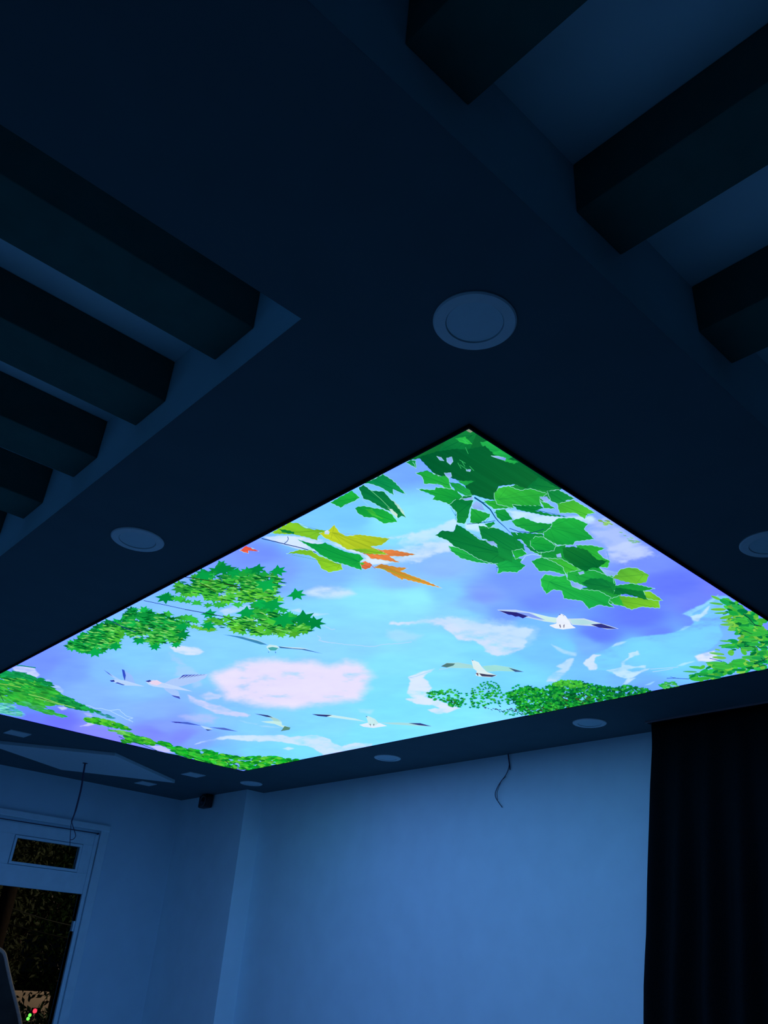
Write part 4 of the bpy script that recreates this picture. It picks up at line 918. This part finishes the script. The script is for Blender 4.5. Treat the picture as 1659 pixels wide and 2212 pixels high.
bm = bmesh.new(); add_box(bm, XC - 0.024, XC - 0.016, YR, ey[-1] - 0.004, ZC - 0.010, ZC, 0.001)
child_at('curtain_track', bm_mesh('curtain_track', bm), M['curtain_track'], cur)
bm = bmesh.new(); add_box(bm, XC - 0.016, XB - 0.001, YR, ey[-1] - 0.004, ZC - 0.006, ZC - 0.0005)
child_at('pelmet_lining', bm_mesh('pelmet_lining', bm), M['black_trim'], cur)
# thin rod over the doorway
ra = up(on_y(0, 1765, YL - 0.055)); rb = up(on_y(213, 1801, YL - 0.055))
rod = empty('curtain_wire', ((ra.x + rb.x) / 2, YL, rb.z), 'thin dark curtain wire stretched over the doorway', 'curtain wire')
tube_child('wire', [Vector((DX0 - 0.05, YL - 0.055, rb.z + 0.002)), Vector((2.4, YL - 0.055, rb.z - 0.004)), Vector((rb.x, YL - 0.055, rb.z))], 0.0045, M['cable'], rod)
for x in (DX0 - 0.05, rb.x):
    bm = bmesh.new(); add_box(bm, x - 0.006, x + 0.006, YL - 0.062, YL - 0.012, rb.z - 0.008, rb.z + 0.008, 0.002)
    child_at('hook', bm_mesh('hook', bm), M['cable'], rod)

# ---------------------------------------------------------------- outside the doorway
bm = bmesh.new(); add_box(bm, -20, 40, YL + 0.16, 60, -0.35, -0.16)
link('ground', bm_mesh('ground', bm), M['ground'], kind='structure')
def foliage(name, blobs, n, size, m, parent):
    vs = []; fs = []
    tot = sum(b[3] ** 2 for b in blobs)
    for (bx, by, bz, r, rz) in blobs:
        k = int(n * r * r / tot)
        d = rng.normal(size=(k, 3)); d /= np.linalg.norm(d, axis=1)[:, None]
        rad = r * (0.55 + 0.5 * rng.random(k)) * (1 + 0.25 * np.sin(d[:, 0] * 5) * np.cos(d[:, 1] * 4))
        c = np.array([bx, by, bz]) + d * rad[:, None] * np.array([1, 1, rz])
        a = rng.normal(size=(k, 3)); a /= np.linalg.norm(a, axis=1)[:, None]
        a[:, 2] -= 0.4; a /= np.linalg.norm(a, axis=1)[:, None]
        b = np.cross(a, rng.normal(size=(k, 3))); b /= np.linalg.norm(b, axis=1)[:, None]
        nn = np.cross(a, b)
        s_ = size * (0.7 + 0.6 * rng.random(k))[:, None]
        for u, v, w_ in ((-1, 0, 0), (-.2, .42, .12), (1, 0, 0), (-.2, -.42, .12)):
            vs.append(c + a * u * s_ + b * v * s_ + nn * w_ * s_)
        base = sum(len(q) for q in vs) - 4 * k
        idx = np.arange(k)
        fs.append(np.stack([base + idx, base + k + idx, base + 2 * k + idx, base + 3 * k + idx], 1))
    Vs = np.concatenate(vs); F = np.concatenate(fs)
    me = bpy.data.meshes.new(name)
    me.from_pydata(Vs.tolist(), [], F.tolist()); me.update()
    return link(name, me, m, parent, kind='stuff')
def tree(loc, h, blobs, n, size, m, label):
    t = empty('tree', loc, label, 'tree', 'dark trees beyond the doorway')
    trunk = smooth_path([(0, 0, 0), (0.06, 0.02, h * .4), (-0.05, 0.05, h * .8), (0.05, 0, h)], 5)
    bm = bmesh.new(); add_tube(bm, trunk, [0.16 - 0.09 * i / (len(trunk) - 1) for i in range(len(trunk))], 10)
    for k in range(5):
        a = k * 1.3; p = Vector(trunk[6 + 2 * (k % 4)])
        q = p + Vector((math.cos(a) * 0.9, math.sin(a) * 0.9, 0.7))
        add_tube(bm, [p, (p + q) / 2 + Vector((0, 0, 0.1)), q], [0.05, 0.035, 0.012], 6)
    link('trunk', bm_mesh('trunk', bm, True), M['bark'], t)
    foliage('crown', blobs, n, size, m, t)
    return t
tree((3.75, 12.5, -0.16), 2.6, [(0, 0, 2.9, .9, 1.0), (.5, .2, 2.2, .8, .9), (.7, -.2, 3.2, .75, .9), (-.5, 0, 3.3, .8, .8), (0.6, 0, 1.5, .7, .8)], 8500, 0.046, M['leaf_pale'], 'olive tree with grey-brown leaves seen through the small window over the doorway')
tree((6.55, 13.6, -0.16), 3.0, [(0, 0, 3.2, 1.1, 1.0), (-.5, -.4, 2.2, .9, .9), (-.3, .3, 1.6, .8, .9), (0.3, -.3, 4.0, .9, .8), (-.7, 0, 3.0, .7, .8)], 9500, 0.046, M['leaf'], 'dark green tree filling the right part of the doorway view')
tree((6.6, 17.6, -0.16), 3.6, [(0, 0, 3.9, 1.6, 1.0), (-.9, -.4, 2.9, 1.0, .8), (.9, -.2, 2.9, 1.1, .8), (.9, 0, 5.2, 1.3, .8), (0, .2, 2.3, .8, .6)], 7000, 0.08, M['leaf'], 'broad dark tree farthest back beyond the doorway')
# tan wall showing between the leaves, hedge in front of it
w0 = up(on_y(22, 2140, 21.0)); w1 = up(on_y(112, 2141, 21.0)); h0 = up(on_y(60, 2166, 10.1))
box('garden_wall', (w0.x, w1.x, 21.0, 21.25, -0.16, w0.z), M['tan_wall'], bevel=0.01, label='lit tan wall glimpsed between dark leaves low in the doorway', cat='wall')
hedge = empty('hedge', (h0.x, 9.95, -0.16), 'low dark hedge in front of the tan wall outside the doorway', 'hedge')
foliage('hedge_leaves', [(k * 0.28 - 0.5, 0.05 * (k % 2), (h0.z + .16) * 0.47, 0.32, (h0.z + .16) * 1.62) for k in range(6)], 9000, 0.04, M['leaf'], hedge)
for k in range(6):
    bm = bmesh.new(); add_tube(bm, [(k * 0.28 - 0.5, 0.05 * (k % 2), 0), (k * 0.28 - 0.45, 0, 0.7)], [0.02, 0.008], 6)
    link('stem', bm_mesh('stem', bm), M['bark'], hedge)
# pole and wires
p0 = up(on_y(15, 1960, 10.8))
pole = tube('utility_pole', [(p0.x - 0.02, 10.8, -0.16), (p0.x - 0.02, 10.8, up(on_y(20, 1893, 10.8)).z)], 0.085, M['bark'], seg=16, label='brown utility pole at the left side of the doorway view', cat='pole')
for (ya, yb_, yc2, r_, lab) in ((1951, 1985, 2004, 0.006, 'pale utility wire sagging across the trees, upper of the two in the doorway'), (1990, 2016, 2033, 0.009, 'dark utility wire sagging across the trees, lower of the two in the doorway')):
    pa = up(on_y(-20, ya - 4, 11.15)); pb = up(on_y(95, yb_, 11.15)); pc2 = up(on_y(175, yc2, 11.15)); pd = pc2 + (pc2 - pb) * 1.2
    tube('utility_wire', smooth_path([pa, pb, pc2, pd], 8), r_, M['wire_out'] if r_ < .008 else M['black_plastic'], label=lab, cat='wire')
# bent sheet with a pale rolled edge standing outside
YS = 9.0
ed = smooth_path([up(on_y(x, y, YS)) for x, y in ((-26,2040),(-6,2048),(6,2056),(11,2066),(17,2095),(25,2130),(34,2165),(41,2195),(47,2230),(54,2280))], 5)
sh = empty('plastic_sheet', (ed[-1].x - 0.2, YS, 0), 'bent dark sheet with a pale rolled edge standing outside the doorway', 'sheet')
tube_child('rolled_edge', ed, 0.018, M['sheet_edge'], sh)
bm = bmesh.new()
fr = [bm.verts.new(p) for p in ed]; bk = [bm.verts.new((ed[0].x - 0.55, YS + 0.12, p.z)) for p in ed]
fr.append(bm.verts.new((ed[-1].x + .03, YS, -0.16))); bk.append(bm.verts.new((ed[0].x - 0.55, YS + .12, -0.16)))
for i in range(len(fr) - 1): bm.faces.new((fr[i], fr[i + 1], bk[i + 1], bk[i]))
so = child_at('sheet_panel', bm_mesh('sheet_panel', bm), M['sheet'], sh)
mm = so.modifiers.new('thick', 'SOLIDIFY'); mm.thickness = 0.006
# signal lamps and street lamp
YT = 9.45
def signal(name, x, y, r, colr, st, lab, cat, n=1, h=0.0):
    p = up(on_y(x, y, YT))
    t = empty(name, tuple(p), lab, cat)
    bm = bmesh.new(); add_box(bm, -r * 1.15, r * 1.15, 0.01, 0.05, -r * 1.2 - h * (n - 1), r * 1.2, 0.003)
    link('housing', bm_mesh('housing', bm), M['black_plastic'], t)
    for k in range(n):
        bm = bmesh.new(); add_lathe(bm, [(r, -0.005), (r * 0.9, 0.008), (0, 0.014)], 20, Matrix.Translation((-0.009 * k, 0.008, -h * k)) @ Matrix.Rotation(PI / 2, 4, 'X'))
        link('lamp_lens', bm_mesh('lamp_lens', bm, True), emit(name + '_glow', colr, st), t)
    bm = bmesh.new(); add_tube(bm, [(0, 0.04, -p.z - 0.16), (0, 0.04, -r)], 0.006, 8)
    link('post', bm_mesh('post', bm, True), M['black_plastic'], t)
signal('red_signal_lamp', 76.0, 2184, 0.021, (1.0, 0.03, 0.06), 2.2, 'small red lamp glowing low among the dark leaves outside', 'signal lamp')
signal('green_signal_lamp', 65.0, 2193.0, 0.0155, (0.14, 1.0, 0.08), 1.8, 'pair of small green lamps beside the red one outside', 'signal lamp', 2, 0.031)
p = up(on_y(139, 2090.5, 11.3))
t = empty('street_lamp', (p.x, p.y, -0.16), 'tiny white street lamp shining through the trees at the door edge', 'street lamp')
bm = bmesh.new(); add_tube(bm, [(0.1, 0, 0), (0.1, 0, p.z + 0.05), (0.06, 0, p.z + 0.22), (0, 0, p.z + 0.2)], [0.02, 0.015, 0.01, 0.008], 8)
link('post', bm_mesh('post', bm, True), M['black_plastic'], t)
bm = bmesh.new(); add_lathe(bm, [(0, 0.014), (0.011, 0.006), (0.014, 0), (0, -0.008)], 16, Matrix.Translation((0, 0, p.z + 0.16)))
link('lamp_head', bm_mesh('lamp_head', bm, True), emit('street_lamp_glow', (1, 1, 0.95), 3.0), t)
